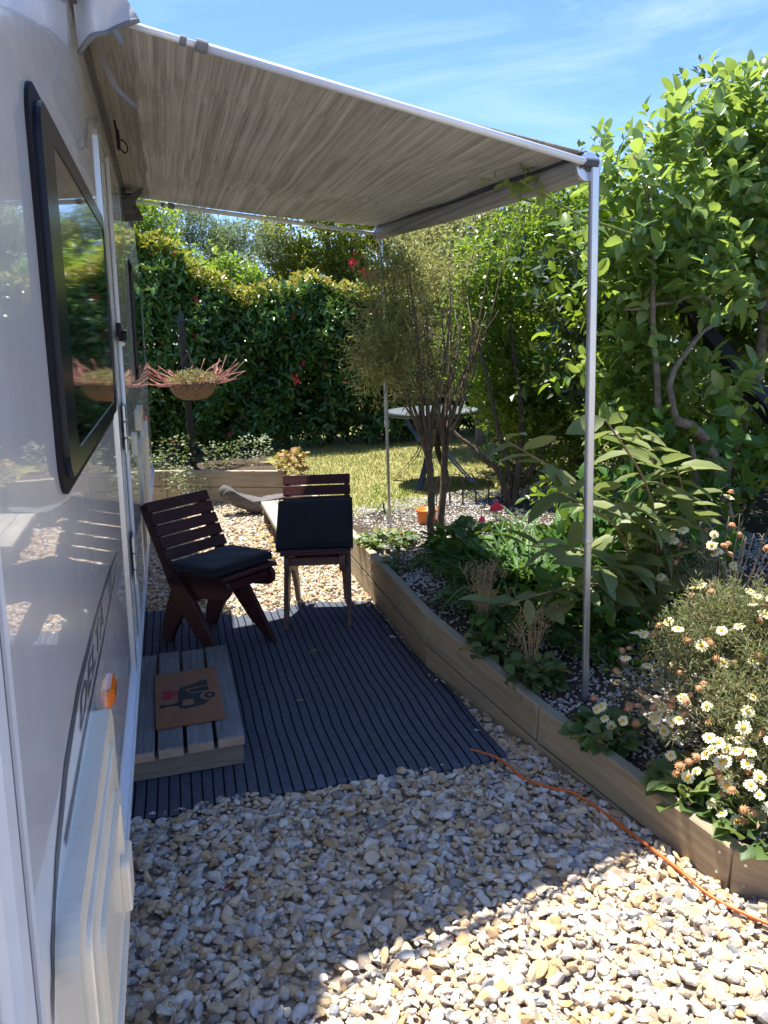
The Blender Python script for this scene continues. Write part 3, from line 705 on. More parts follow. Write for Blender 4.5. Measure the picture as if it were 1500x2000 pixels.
# ------------------------------------------------------------------ carpet
def mk_carpet():
    vs = []; fs = []; nx, ny = 46, 60
    for k, dz in ((0, 0.014), (1, 0.004)):
        for j in range(ny+1):
            for i in range(nx+1):
                x = -.62+i/nx*(1.03+.62)
                y0 = float(near_edge(x)); y1 = float(far_edge(x)); y = y0+(y1-y0)*j/ny
                x1 = float(carpet_edges(np.array(y))[1]); x = -.62+i/nx*(x1+.62)
                edge = min(1, max(0, (x1-x)/.05))
                z = dz+.004*math.sin(x*9+y*2)+.003*math.sin(y*13+x*4)+.006*(1-edge)*math.sin(y*5)**2
                vs.append((x, y, z))
    n = (nx+1)*(ny+1)
    for j in range(ny):
        for i in range(nx):
            a = j*(nx+1)+i; fs.append((a, a+1, a+nx+2, a+nx+1)); fs.append((n+a, n+a+nx+1, n+a+nx+2, n+a+1))
    for i in range(nx):
        a = i; fs.append((a, n+a, n+a+1, a+1)); a = ny*(nx+1)+i; fs.append((a, a+1, n+a+1, n+a))
    for j in range(ny):
        a = j*(nx+1)+nx; fs.append((a, n+a, n+a+nx+1, a+nx+1))
    m = MB(); m.add(vs, fs); o = m.build('carpet', G['carpet'], smooth=True)
    tag(o, 'dark blue-grey ribbed outdoor carpet lying on the gravel under the awning', 'carpet')
mk_carpet()
# ------------------------------------------------------------------ step and doormat
st = thing('wooden_step', 'low weathered grey slatted timber step by the caravan', 'step', (-.05, 2.9, .02))
xs = [(-.335, -.158), (-.147, -.062), (-.049, .040), (.053, .146)]
for k, (a, b) in enumerate(xs):
    m = MB(); M = Matrix.Translation((a, 2.475, .095))@Matrix.Rotation(math.pi/2, 4, 'Z')
    wv = .004*k
    m.box((wv, -(b-a), 0), (.84+.01*(k % 2), 0, .036+.001*(k % 2)), bv=.003)
    o = m.build('tread_board', G['step'], st, M=M)
    m = MB(); m.box((a+.002, 2.4725+wv, .0975), (b-.002, 2.4748+wv, .129), bv=.0008); m.build('sawn_end', G['stepend'], o)
for y in (2.495, 3.255):
    m = MB(); m.box((0, 0, 0), (.44, .042, .077), bv=.003); m.build('bearer', G['steprail'], st, M=Matrix.Translation((-.30, y, .017)))
m = MB(); m.box((0, 0, 0), (.05, .72, .07), bv=.003); m.build('bearer', G['steprail'], st, M=Matrix.Translation((.06, 2.537, .02)))
MTM = Matrix.Translation((-.035, 2.845, .1335))@Matrix.Rotation(math.radians(1), 4, 'Z')
mat_ = thing('doormat', 'tan coir doormat with a red heart and black caravan print on the step', 'doormat', (-.035, 2.845, .1335))
# mat local frame: print reads along +y (turned a quarter); local u = along +Y, v = across -X
m = MB(); m.box((-.122, -.228, 0), (.122, .228, .011), bv=.002); m.build('coir_pile', G['coir'], mat_, M=MTM)
def print_(name, polys, mat, z=.0113):
    m = MB(); polys = [[((x-.02)*1.12+.022, y*1.18) for x, y in p] if name not in ('heart_print', 'letter_print') else p for p in polys]
    for p in polys: m.add([(x, y, z) for x, y in p], [tuple(range(len(p)))])
    return m.build(name, mat, mat_, M=MTM)
def circ(cx, cy, r, n=20, sy=1.0): return [(cx+r*math.cos(6.2832*i/n), cy+sy*r*math.sin(6.2832*i/n)) for i in range(n)]
def fromuv(p): return [(x, y) for x, y in p]
# coordinates measured on the mat: x right (-.12..+.12), y away (-.228..+.228)
heart = []
for i in range(40):
    t = 2*math.pi*i/40; hx = 16*math.sin(t)**3; hy = 13*math.cos(t)-5*math.cos(2*t)-2*math.cos(3*t)-math.cos(4*t)
    heart.append((-.070+(-hy)*.0026, .022+hx*.0026))      # lobes to the left, point to the right
print_('heart_print', [heart], G['matred'])
print_('letter_print', [[(-.095, -.078), (-.048, -.078), (-.048, -.064), (-.095, -.064)], circ(-.098, -.071, .011, 12, 1.4), circ(-.045, -.071, .011, 12, 1.4)], G['matblack'])
body = [(-.032, .035), (-.02, .060), (.03, .078), (.045, .092), (.070, .095), (.072, .02), (.066, -.01), (.074, -.045), (.066, -.07), (.045, -.09), (-.01, -.10), (-.028, -.092), (-.035, -.07)]
print_('caravan_print', [body], G['matblack'])
for gp in ([(-.018, -.078), (.012, -.078), (.017, -.072), (.017, -.045), (.012, -.037), (-.014, -.037), (-.019, -.043), (-.021, -.07)],
    [(.008, .010), (.008, .003), (.072, .003), (.072, .010)], [(.001, .036), (.008, .010), (.008, .003), (-.006, .034)], [(-.006, .042), (-.006, .034), (.072, .046), (.072, .053)]):
    print_('print_gap', [gp], G['coir'], .0116)
print_('print_wheel', [circ(.066, -.028, .026, 24, 1.25)], G['coir'], .0118)
print_('print_tyre', [circ(.072, -.028, .019, 24, 1.25)], G['matblack'], .0120)
print_('print_hub', [circ(.072, -.028, .007, 16, 1.25)], G['coir'], .0122)
# ------------------------------------------------------------------ chairs
def make_chair():
    t = thing('garden_chair', '', 'chair')
    U = [(-.53, .675), (-.467, .545), (-.405, .43), (-.35, .31), (-.28, .20), (-.17, .09), (-.05, 0), (.002, 0), (-.055, .09), (-.12, .19), (-.19, .29), (-.27, .36), (-.34, .43), (-.405, .55), (-.472, .688), (-.497, .702), (-.522, .697)]
    Rl = [(.0, .402), (.035, .395), (.05, .37), (.045, .335), (.02, .312), (-.05, .30), (-.15, .285), (-.24, .24), (-.32, .16), (-.385, .07), (-.425, .0), (-.50, .0), (-.475, .10), (-.43, .20), (-.38, .29), (-.34, .345), (-.30, .375), (-.15, .392)]
    for sx in (-1, 1):
        m = MB(); m.prism([(sx*.163-.012, a, b) for a, b in U], (.024, 0, 0)); m.build('side_upright', G['chair'], t, bevel=.004)
        m = MB(); m.prism([(sx*.136-.012, a, b) for a, b in Rl], (.024, 0, 0)); m.build('seat_rail', G['chair'], t, bevel=.004)
    # back slats
    a0 = V((0, -.502, .697)); a1 = V((0, -.37, .43)); d = (a1-a0); up = -d.normalized(); nrm = V((0, -up.z, up.y)); nrm = -nrm if nrm.y < 0 else nrm
    for k in range(5):
        c = a0+d*((k+.42)/4.9)+nrm*.034
        M = Matrix(((1, nrm.x, up.x, c.x), (0, nrm.y, up.y, c.y), (0, nrm.z, up.z, c.z), (0, 0, 0, 1)))
        m = MB(); m.box((-.184, -.009, -.0265), (.184, .009, .0265), bv=.003); m.build('back_slat', G['chair'], t, M=M)
    for k in range(5):
        y = .045-.083*k; m = MB(); M = Matrix.Translation((0, y, .413-.006*k))@Matrix.Rotation(.07, 4, 'X')
        m.box((-.165, -.072, -.009), (.165, 0, .009), bv=.003); m.build('seat_slat', G['chair'], t, M=M)
    m = MB(); m.tube([(-.15, -.30, .30), (.15, -.30, .30)], .011, 8); m.build('cross_rod', G['chair'], t, smooth=True)
    m = MB(); m.box((-.124, .0, .345), (.124, .022, .385), bv=.003); m.build('apron', G['chair'], t)
    return t
def copy_tree(o, parent=None):
    c = o.copy(); COL.objects.link(c)
    if parent is not None: c.parent = parent
    for ch in list(o.children): copy_tree(ch, c)
    return c
ch1 = make_chair(); bpy.context.view_layer.update(); ch2 = copy_tree(ch1)
ch1.location = (.265, 3.475, .012); ch1.rotation_euler = (0, 0, math.pi+math.radians(36))
ch2.location = (.625, 3.655, .016); ch2.rotation_euler = (0, 0, math.pi-math.radians(14))
ch1['group'] = ch2['group'] = 'wooden slatted chairs under the awning'
ch1['label'] = 'maroon slatted chair turned sideways with its cushion on the seat, nearer the caravan'
ch2['label'] = 'maroon slatted chair facing the camera with its cushion standing up against the back'
for o in ch2.children:
    if o.name.split('.')[0] in ('side_upright', 'seat_rail', 'apron'): o.data = o.data.copy(); o.data.materials[0] = G['chairworn']
def cushion(name, label, sx, sy, sz, M):
    m = MB(); nx = 14; vs = []; fs = []
    for k in (-1, 1):
        for j in range(nx+1):
            for i in range(nx+1):
                u = i/nx*2-1; v = j/nx*2-1
                e = (1-abs(u)**6)*(1-abs(v)**6); z = k*sz/2*(.62+.38*e**.5)
                ins = 1-.012*(1-0)
                vs.append((u*sx/2, v*sy/2, z+.002*math.sin(u*5+v*3)))
    n = (nx+1)**2
    for j in range(nx):
        for i in range(nx):
            a = j*(nx+1)+i; fs.append((a, a+nx+1, a+nx+2, a+1)); fs.append((n+a, n+a+1, n+a+nx+2, n+a+nx+1))
    for i in range(nx):
        for a, b in ((i, i+1), ((i+1)*(nx+1)+nx-(nx+1)+0, (i+1)*(nx+1)+nx), (nx*(nx+1)+i+1, nx*(nx+1)+i), ((i+1)*(nx+1), i*(nx+1))): fs.append((a, b, n+b, n+a))
    m.add(vs, fs); o = m.build(name, G['cushion'], M=M); b = o.modifiers.new('b', 'BEVEL'); b.width = .008; b.segments = 3; b.limit_method = 'ANGLE'; b.angle_limit = .8
    for zz in (-1, 1):
        m = MB(); r = rrect(-sx/2-.001, sx/2+.001, -sy/2-.001, sy/2+.001, .01, 3); q = [V((a, b, zz*sz*.31)) for a, b in r]; m.tube(q+[q[0]], .0028, 5, cap=False); m.build('piping', G['cushion'], o, smooth=True, M=M)
    return tag(o, label, 'cushion', 'navy chair cushions')
bpy.context.view_layer.update()
R1 = Matrix.Translation(ch1.location)@Matrix.Rotation(ch1.rotation_euler.z, 4, 'Z')
R2 = Matrix.Translation(ch2.location)@Matrix.Rotation(ch2.rotation_euler.z, 4, 'Z')
cushion('seat_cushion', 'navy black square cushion lying flat on the sideways chair seat', .36, .31, .052, R1@Matrix.Translation((0, -.155, .436))@Matrix.Rotation(.05, 4, 'X'))
cushion('seat_cushion', 'navy black square cushion propped upright against the facing chair back', .385, .33, .045, R2@Matrix.Translation((0, -.175, .510))@Matrix.Rotation(math.pi-.62, 4, 'X'))
# ------------------------------------------------------------------ cord
m = MB(); cp = [(.93, 2.33), (1.0, 2.235), (1.035, 2.11), (1.09, 2.03), (1.145, 1.975), (1.185, 1.87), (1.213, 1.72), (1.24, 1.57), (1.262, 1.46), (1.31, 1.36), (1.40, 1.24), (1.55, 1.1)]
m.tube(smooth_line([(x, y, .016+.004*math.sin(i*2.1)) for i, (x, y) in enumerate(cp)], 8), .0052, 10)
tag(m.build('extension_cord', G['orangec'], smooth=True), 'orange extension cord running over the gravel along the pine wall', 'power cord')
# ------------------------------------------------------------------ far small things
bn = thing('low_bench', 'low weathered plank bench against the pine wall behind the facing chair', 'bench', (.8, 5.5, 0))
for k in range(3):
    m = MB(); m.box((0, -.115, 0), (.95, 0, .035), bv=.004); m.build('plank', G['bench'], bn, M=Matrix.Translation((.625+.12*k, 5.08+.01*k, .155))@Matrix.Rotation(math.pi/2, 4, 'Z'))
for y in (5.12, 5.96):
    m = MB(); m.box((0, 0, 0), (.34, .045, .14), bv=.004); m.build('bearer', G['steprail'], bn, M=Matrix.Translation((.635, y, .012)))
def mk_drift():
    me = MB(); O = [(.325, .20), (.345, .235), (.385, .245), (.42, .225), (.46, .185), (.53, .155), (.62, .135), (.70, .135), (.80, .145), (.865, .165), (.88, .145), (.84, .105), (.77, .075), (.69, .045), (.63, .015), (.575, .02), (.51, .055), (.44, .09), (.375, .125), (.33, .16)]
    def pt(x, z, k, sc): cx = .60; cz = .12; return (cx+(x-cx)*sc*1.04, 6.44-.25*(x-.6)+k, cz+(z-cz)*sc*1.15)
    rings = [(-.10, .55), (-.085, .82), (-.04, .98), (.02, 1.0), (.06, .9), (.085, .6)]; n = len(O)
    vs = [pt(x, z, k+.03*math.sin(x*14), sc) for k, sc in rings for x, z in O]
    me.add(vs, [(r*n+j, r*n+(j+1) % n, (r+1)*n+(j+1) % n, (r+1)*n+j) for r in range(len(rings)-1) for j in range(n)]+[tuple(range(n))[::-1], tuple(range((len(rings)-1)*n, len(rings)*n))])
    me.tube(smooth_line([(.70, 6.44, .05), (.80, 6.38, .08), (.86, 6.38, .13), (.87, 6.4, .19)], 4), [.02]*5+list(np.linspace(.018, .006, 8)), 8)
    me.tube([(.385, 6.38, .20), (.385, 6.355, .20), (.385, 6.35, .20)], [.042, .036, .018], 12)
    o = me.build('driftwood', G['drift'], smooth=True); d = o.modifiers.new('s', 'SUBSURF'); d.levels = d.render_levels = 2
    tx = bpy.data.textures.new('dw', 'CLOUDS'); tx.noise_scale = .05; dm = o.modifiers.new('d', 'DISPLACE'); dm.texture = tx; dm.strength = .022; dm.mid_level = .5
    tag(o, 'forked grey driftwood log lying on gravel in front of the back wall', 'driftwood')
mk_drift()
tb = thing('patio_table', 'round glass topped metal garden table standing on the lawn', 'table', (2.0, 6.0, .235))
TC = V((2.07, 6.0, 0))
m = MB(); m.lathe([(0, .840), (.375, .840), (.378, .834), (.37, .828), (0, .828)], TC, 40); m.build('table_top', G['tabletop'], tb, smooth=False)
m = MB(); m.lathe([(.372, .842), (.392, .840), (.395, .815), (.378, .808), (.370, .825)], TC, 40); m.build('rim', G['tablemetal'], tb, smooth=True)
for k in range(4):
    q = math.radians(52+90*k); d = V((math.cos(q), math.sin(q), 0))
    pts = [TC+d*.26+V((0, 0, .82)), TC+d*.20+V((0, 0, .70)), TC+d*.11+V((0, 0, .56)), TC+d*.17+V((0, 0, .43)), TC+d*.36+V((0, 0, .24))]
    m = MB(); sd = V((-d.y, d.x, 0)); pp = smooth_line(pts, 5)
    sheet('leg', [[p-sd*.022, p+sd*.022] for p in pp], G['tablemetal'], tb, .02)
m = MB(); m.lathe([(.11, .55), (.125, .555), (.125, .565), (.11, .57)], TC, 24); m.build('stretcher_ring', G['tablemetal'], tb, smooth=True)
pt = thing('plant_pot', 'small bright orange pot behind the twin trunks', 'pot', (1.545, 4.62, .23))
m = MB(); m.lathe([(0, 0), (.05, 0), (.058, .03), (.064, .10), (.07, .105), (.07, .118), (.060, .118), (.056, .10), (0, .098)], (1.545, 4.62, .235), 28); m.build('pot', G['orangep'], pt, smooth=True)
wf = thing('wire_edging', 'rusty looped wire border edging at the lawn edge', 'garden edging', (2.0, 4.85, .23))
for k in range(7):
    x = 1.78+.085*k; y = 4.95-.03*k; m = MB()
    m.tube(smooth_line([(x-.05, y, .22), (x-.05, y, .42), (x-.03, y, .485), (x, y, .505), (x+.03, y, .485), (x+.05, y, .42), (x+.05, y, .22)], 4), .0035, 6); m.build('wire_hoop', G['wire'], wf)
# basket post
ps = thing('basket_post', 'black painted timber post holding the hanging basket in the back bed', 'post', (.165, 7.5, .24))
m = MB(); m.box((.135, 7.53, .2), (.195, 7.59, 1.62), bv=.005); m.build('post', G['black'], ps)
m = MB(); m.add([(.13, 7.525, 1.62), (.20, 7.525, 1.62), (.20, 7.595, 1.62), (.13, 7.595, 1.62), (.165, 7.56, 1.74)], [(0, 1, 4), (1, 2, 4), (2, 3, 4), (3, 0, 4), (3, 2, 1, 0)]); m.build('finial', G['black'], ps)
m = MB(); m.tube(smooth_line([(.17, 7.53, 1.32), (.18, 7.45, 1.36), (.2, 7.36, 1.34)], 4), .006, 6); m.build('bracket', G['black'], ps)
bk_ = thing('hanging_basket', 'coir lined hanging basket with spreading red succulent stems', 'hanging basket', (.215, 7.33, 1.0))
BC = V((.215, 7.33, 1.0))
m = MB(); m.lathe([(0, -.09), (.10, -.08), (.165, -.045), (.205, .02), (.22, .085), (.205, .085), (0, .07)], BC, 28); m.build('coir_liner', G['wicker'], bk_, smooth=True)
m = MB()
for k in range(10):
    q = 6.283*k/10; m.tube([BC+V((.22*math.cos(q), .22*math.sin(q), .085)), BC+V((.205*math.cos(q), .205*math.sin(q), .02)), BC+V((.1*math.cos(q), .1*math.sin(q), -.084))], .003, 5)
for q in (.9, 3, 5.1): m.tube([BC+V((.21*math.cos(q), .21*math.sin(q), .085)), BC+V((-.02, .03, .335))], .002, 5)
m.build('wire_frame', G['wire'], bk_)
m = MB()
for k in range(70):
    q = random.random()*6.283; l = random.uniform(.18, .42); e = random.uniform(-.05, .55)
    a = BC+V((.12*math.cos(q), .12*math.sin(q), .08)); d = V((math.cos(q), math.sin(q), e)).normalized()
    b = a+d*l*.5+V((random.uniform(-.03, .03), random.uniform(-.03, .03), random.uniform(-.05, .01))); c = a+d*l+V((random.uniform(-.06, .06), 0, random.uniform(-.03, .08)))
    m.tube(smooth_line([a, b, c], 3), [.0048, .0044, .004, .0037, .0033, .003, .0025], 5)
    if k % 2: e_ = b.lerp(c, .3); m.tube([e_, e_+V((random.uniform(-.05, .05), random.uniform(-.04, .04), random.uniform(.02, .07)))], [.003, .0018], 4)
m.build('red_stems', G['stemred'], bk_, smooth=True)
n = 900; q = rng.random(n)*6.283; r = rng.uniform(.02, .24, n); P = np.stack([BC.x+r*np.cos(q), BC.y+r*np.sin(q), BC.z+.08+rng.uniform(0, .12, n)*(1-r/.3)], 1)
leaves('foliage', P, rng.normal(size=(n, 3))+np.array([0, 0, .6]), rng.normal(size=(n, 3)), .03, .014, G['l_dry'], bk_, False)
n = 500; q = rng.random(n)*6.283; r = rng.uniform(.05, .25, n); P = np.stack([BC.x+r*np.cos(q), BC.y+r*np.sin(q), BC.z+.09+rng.uniform(0, .13, n)*(1-r/.3)], 1)
leaves('foliage', P, rng.normal(size=(n, 3))+np.array([0, 0, .6]), rng.normal(size=(n, 3)), .03, .016, G['l_olive'], bk_, False)
# ------------------------------------------------------------------ planting: hedge and trees behind
hg = thing('hedge', 'tall dark glossy leaved clipped hedge with reddish new growth across the back', 'hedge', (1.2, 8.8, .23))
def mk_hedge():
    n = 17000; x = rng.uniform(-1.6, 4.4, n); top = np.interp(x, [-1.6, -.3, .1, .5, 1.0, 4.4], [2.75, 2.6, 2.30, 1.98, 1.93, 1.88])+.06*np.sin(x*5)+.04*np.sin(x*13)
    f = rng.random(n)**1.2; z = .30+(top-.30)*(1-f**.92); y = 8.35+rng.random(n)**1.6*.8+.1*np.sin(x*4+z*3)+.07*np.sin(x*9-z*7)
    y = y+np.clip((z-top+.25)/.25, 0, 1)*.12; P = np.stack([x, y, z], 1)
    T = unit(np.array([0, -.8, .45])+rng.normal(0, .5, (n, 3)))
    a = twig_leaves(P, T, .07, 4, .085, .036); r = np.repeat(np.clip((z-top+.2)/.2, 0, 1)*.25, 4)+rng.random(n*4)*.82
    r = np.where(rng.random(n*4) < .012, 1, r*np.where(r > .97, .9, 1))
    leaves('foliage', *a[:3], a[3], a[4], G['l_hedge'], hg, True, r)
    n = 1500; x = rng.uniform(-1.4, 4.4, n); top = np.interp(x, [-1.6, -.3, .1, .5, 1.0, 4.4], [2.75, 2.62, 2.32, 2.0, 1.94, 1.89])+.06*np.sin(x*5)+.04*np.sin(x*13)
    P = np.stack([x, 8.4+rng.random(n)*.5, top+rng.uniform(-.12, .04, n)], 1); T = unit(np.array([0, -.3, 1.0])+rng.normal(0, .35, (n, 3)))
    a = twig_leaves(P, T, .07, 4, .08, .034); leaves('new_growth', *a[:3], a[3], a[4], G['l_hedgetop'], hg, True)
    ps = []
    for k in range(26):
        x = -1.5+.23*k; ps.append(([(x, 8.75, .2), (x+.03, 8.72, .6), (x-.05, 8.7, 1.3)], .022, .01)); ps.append(([(x+.02, 8.7, .5), (x+.16, 8.6, 1.0), (x+.2, 8.5, 1.5)], .014, .006))
    limbs('stem', ps, G['bark'], hg)
    n = 8000; x = rng.uniform(-1.6, 4.4, n); P = np.stack([x, rng.uniform(8.8, 9.3, n), rng.uniform(.40, 2.0, n)], 1)
    a = twig_leaves(P, unit(rng.normal(size=(n, 3))), .05, 3, .10, .06); leaves('inner_foliage', *a[:3], a[3], a[4], G['l_dark'], hg, False)  # dark leaf colour stands in for the shade inside the hedge
    m = MB()
    for (x, y, z) in ((2.03, 8.35, 2.16), (2.12, 8.35, 2.08), (2.2, 8.33, 2.05), (2.0, 8.36, 2.2), (2.27, 8.33, 2.03), (1.33, 8.3, 1.0), (2.33, 8.3, .85), (2.3, 8.3, .72)):
        for k in range(7):
            q = random.random()*6.28; d = V((math.cos(q), -.4, math.sin(q)+.3)).normalized()*.06; s = d.cross(V((0, 1, 0))).normalized()*.014; p = V((x, y, z))+V(rng.normal(0, .02, 3))
            m.add([p, p+d*.5+s, p+d, p+d*.5-s], [(0, 1, 2, 3)])
    m.build('red_leaves', plain('red_new_leaf', (.55, .02, .03), .4), hg)
mk_hedge()
def tree(name, label, cat, loc, limb_paths, bark, crowns, group=None):
    t = thing(name, label, cat, loc, group=group)
    limbs('trunk', limb_paths, bark, t)
    for c in crowns: crown('crown', parent=t, **c)
    return t
tree('leafy_shrub', 'lime green shrub rising over the left end of the hedge beside the caravan', 'shrub', (.1, 9.2, .23), [([(.1, 9.2, .2), (.0, 9.1, 1.2), (-.2, 9.0, 2.4)], .04, .012), ([(.1, 9.2, .2), (.2, 9.1, 1.3), (.45, 9.0, 2.2)], .035, .012)], G['bark'],
    [dict(blobs=[(-.5, 8.95, 2.55, .5, .3, .4), (.0, 8.95, 2.5, .38, .3, .36), (.42, 8.95, 2.2, .36, .3, .3), (.75, 8.95, 2.08, .3, .25, .22)], ntw=1600, k=5, L=.075, Wd=.035, tl=.10, mat=G['l_lime'], shell=.5)])
tree('olive_tree', 'silvery grey-green fine leaved tree behind the hedge, against the sky', 'tree', (.6, 11, .22), [([(.6, 11, .2), (.55, 11, 1.6), (.4, 11, 2.8)], .07, .02), ([(.55, 11, 1.4), (.9, 11, 2.2), (1.0, 10.9, 2.7)], .04, .01), ([(.55, 11, 1.4), (.2, 11, 2.3), (.0, 11, 3.0)], .04, .01)], G['barkgrey'],
    [dict(blobs=[(.1, 11, 2.65, .6, .5, .6), (.75, 11, 2.55, .55, .5, .5), (1.2, 10.8, 2.4, .4, .4, .5), (.3, 10.8, 2.2, .8, .4, .4)], ntw=9000, k=6, L=.06, Wd=.018, tl=.12, mat=G['l_olive'], big=False, shell=.25, lump=.45)])
tree('conifer_tree', 'dense yellow-green bushy tree behind the hedge under the awning arm', 'tree', (2.4, 11.5, .22), [([(2.4, 11.5, .2), (2.4, 11.5, 3)], .1, .03)], G['bark'],
    [dict(blobs=[(1.75, 11.2, 2.4, .5, .5, .9), (2.4, 11.3, 2.5, .7, .6, 1.0), (3.2, 11.3, 2.4, .7, .6, .9), (2.3, 11.2, 1.6, 1.1, .6, .8)], ntw=15000, k=5, L=.075, Wd=.036, tl=.12, mat=G['l_yellow'], big=False, shell=.5, lump=.3)])
tree('dark_tree', 'dark green tree filling the back behind the conifer and cream shrub', 'tree', (5.0, 13.2, .22), [([(5, 13.2, .2), (5, 13.2, 3)], .12, .04)], G['bark'],
    [dict(blobs=[(4.2, 13, 2.2, 1.1, .8, 1.3), (5.6, 13, 2.2, 1.4, .8, 1.4), (7.2, 12.6, 2.4, 1.4, .8, 1.6)], ntw=6500, k=5, L=.10, Wd=.05, tl=.16, mat=G['l_dark'], big=False, shell=.5)])
tree('cream_shrub', 'cream variegated tall shrub behind the round table', 'shrub', (3.2, 7.7, .22), [([(3.2, 7.7, .2), (3.1, 7.7, 1.2), (2.8, 7.6, 2.1)], .05, .015), ([(3.2, 7.7, .2), (3.5, 7.7, 1.3), (3.6, 7.6, 2.3)], .05, .015)], G['barkgrey'],
    [dict(blobs=[(2.55, 7.6, 2.15, .42, .35, .40), (3.0, 7.6, 2.35, .45, .4, .42), (3.5, 7.6, 2.3, .5, .4, .5), (3.1, 7.7, 1.75, .7, .4, .45)], ntw=6500, k=6, L=.055, Wd=.022, tl=.12, mat=G['l_cream'], big=False, shell=.4, lump=.35)])
tree('small_leaved_shrub', 'broad green shrub of small glossy leaves behind the near awning leg', 'shrub', (2.5, 5.2, .23),
    [([(2.22, 4.75, .2), (2.15, 4.85, .5), (1.95, 5.0, .72), (1.82, 5.1, .85)], .026, .010), ([(2.22, 4.75, .2), (2.35, 4.9, .9), (2.3, 5.0, 1.5), (2.4, 5.0, 2.1)], .028, .008), ([(2.3, 4.8, .4), (2.7, 4.9, 1.1), (2.6, 5.0, 1.9)], .022, .007),
     ([(2.25, 4.8, .3), (2.1, 4.9, 1.1), (2.0, 5.0, 1.6)], .018, .006), ([(2.9, 5.2, .2), (2.9, 5.1, 1.4), (3.1, 5, 2.2)], .025, .008)], G['bark'],
    [dict(blobs=[(2.12, 5.2, 1.50, .28, .3, .36), (2.35, 5.15, 1.85, .36, .3, .38), (2.8, 5.1, 2.05, .42, .35, .42), (2.42, 5.2, 1.15, .38, .3, .35), (2.75, 5.2, 1.35, .5, .35, .5), (2.5, 5.2, .85, .33, .25, .25), (3.3, 5.1, 1.7, .5, .4, .7), (2.62, 5.0, .85, .35, .25, .40), (3.05, 4.9, .9, .4, .3, .5), (2.5, 5.25, 1.6, .35, .3, .3)],
        ntw=11500, k=6, L=.044, Wd=.025, tl=.10, mat=G['l_mid'], big=False, shell=.35, lump=.35)])
tree('dark_fill_shrub', 'shrub mass of dark leaves filled in for deep shade behind the small leaved shrub at the right', 'shrub', (3.6, 6.3, .22), [([(3.6, 6.3, .2), (3.6, 6.3, 2.2)], .06, .02)], G['bark'],
    [dict(blobs=[(2.9, 6.2, 1.3, .5, .35, .9), (3.6, 6.2, 1.5, .8, .4, 1.3), (4.4, 5.8, 1.6, .8, .5, 1.5), (4.2, 4.6, 1.5, .6, .6, 1.4), (4.0, 3.6, 1.2, .5, .6, 1.1), (2.9, 5.6, .7, .5, .3, .5), (3.4, 4.4, .7, .5, .4, .55), (3.1, 3.9, .55, .4, .3, .35)], ntw=9500, k=5, L=.075, Wd=.04, tl=.12, mat=G['l_dark'], big=False, shell=.5)])  # low blobs of dark leaves added to stand in for deep shade
# feijoa-like broad leaved shrub at right
fj = thing('broad_leaved_shrub', 'large pale green broad oval leaved shrub at the right, taller than the awning', 'shrub', (2.9, 3.3, .22))
limbs('trunk', [([(2.75, 3.25, .2), (2.62, 3.15, .62), (2.42, 3.05, .93), (2.2, 3.0, 1.06)], .042, .022), ([(2.2, 3.0, 1.06), (2.16, 3.0, 1.25), (2.3, 3.02, 1.42), (2.44, 3.0, 1.53)], .017, .009),
    ([(2.42, 3.02, 1.50), (2.33, 3.05, 1.60), (2.15, 3.1, 1.57), (2.0, 3.15, 1.55)], .013, .006), ([(2.44, 3.0, 1.53), (2.55, 3.0, 1.60), (2.72, 3.0, 1.63)], .011, .005),
    ([(2.14, 3.05, 1.1), (2.12, 3.1, 1.5), (2.1, 3.1, 1.9), (2.02, 3.15, 2.2)], .017, .006), ([(2.62, 3.2, .7), (2.9, 3.3, 1.4), (2.8, 3.3, 2.1)], .04, .012), ([(2.8, 3.3, 1.8), (2.5, 3.2, 2.1), (2.35, 3.2, 2.3)], .018, .006),
    ([(2.5, 2.9, .2), (2.35, 2.95, .6), (2.25, 2.95, .95)], .022, .012), ([(2.7, 3.2, .5), (2.3, 2.9, .45), (1.95, 2.8, .62)], .02, .01)], G['barkgrey'], fj)
crown('crown', [(2.15, 3.2, 2.0, .28, .3, .36), (2.45, 3.2, 2.1, .3, .3, .36), (2.8, 3.15, 2.2, .35, .35, .42), (3.15, 3.2, 2.2, .4, .4, .45), (2.15, 3.2, 1.65, .25, .25, .2), (2.85, 3.1, 1.7, .3, .25, .3), (2.05, 3.1, 1.3, .22, .25, .2), (2.42, 2.95, 1.22, .2, .15, .16), (2.55, 3.1, 1.75, .25, .2, .25), (2.3, 2.9, 1.62, .18, .15, .16)],
    1250, 6, .090, .050, .13, G['l_feijoa'], fj, True, .3, .8, .25)
crown('crown', [(2.3, 3.4, 1.6, .45, .3, .5), (2.9, 3.5, 1.5, .55, .4, .75), (2.6, 3.5, 2.0, .6, .35, .35)], 900, 6, .07, .038, .12, G['l_mid'], fj, True, .2, .5, .25)
crown('lower_crown', [(2.35, 3.35, .75, .3, .25, .3), (2.75, 3.4, .70, .35, .25, .35), (2.2, 3.3, 1.1, .25, .2, .2), (2.95, 3.0, .9, .3, .3, .4), (2.1, 3.5, .6, .3, .2, .2)], 700, 6, .06, .032, .11, G['l_mid'], fj, True, .2, .4, .25)
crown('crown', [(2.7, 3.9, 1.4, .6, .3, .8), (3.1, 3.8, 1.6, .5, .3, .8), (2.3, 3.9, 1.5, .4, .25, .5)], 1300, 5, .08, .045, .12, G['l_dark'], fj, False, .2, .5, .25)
limbs('overhanging_twig', [([(1.95, 3.0, 1.85), (1.6, 2.7, 1.86), (1.35, 2.5, 1.88), (1.14, 2.42, 1.95)], .006, .003)], G['stemgreen'], fj)
crown('crown', [(1.17, 2.45, 1.93, .06, .06, .06), (1.31, 2.5, 1.87, .07, .06, .05)], 9, 6, .07, .036, .10, G['l_feijoa'], fj, True, .1, .2, .2)
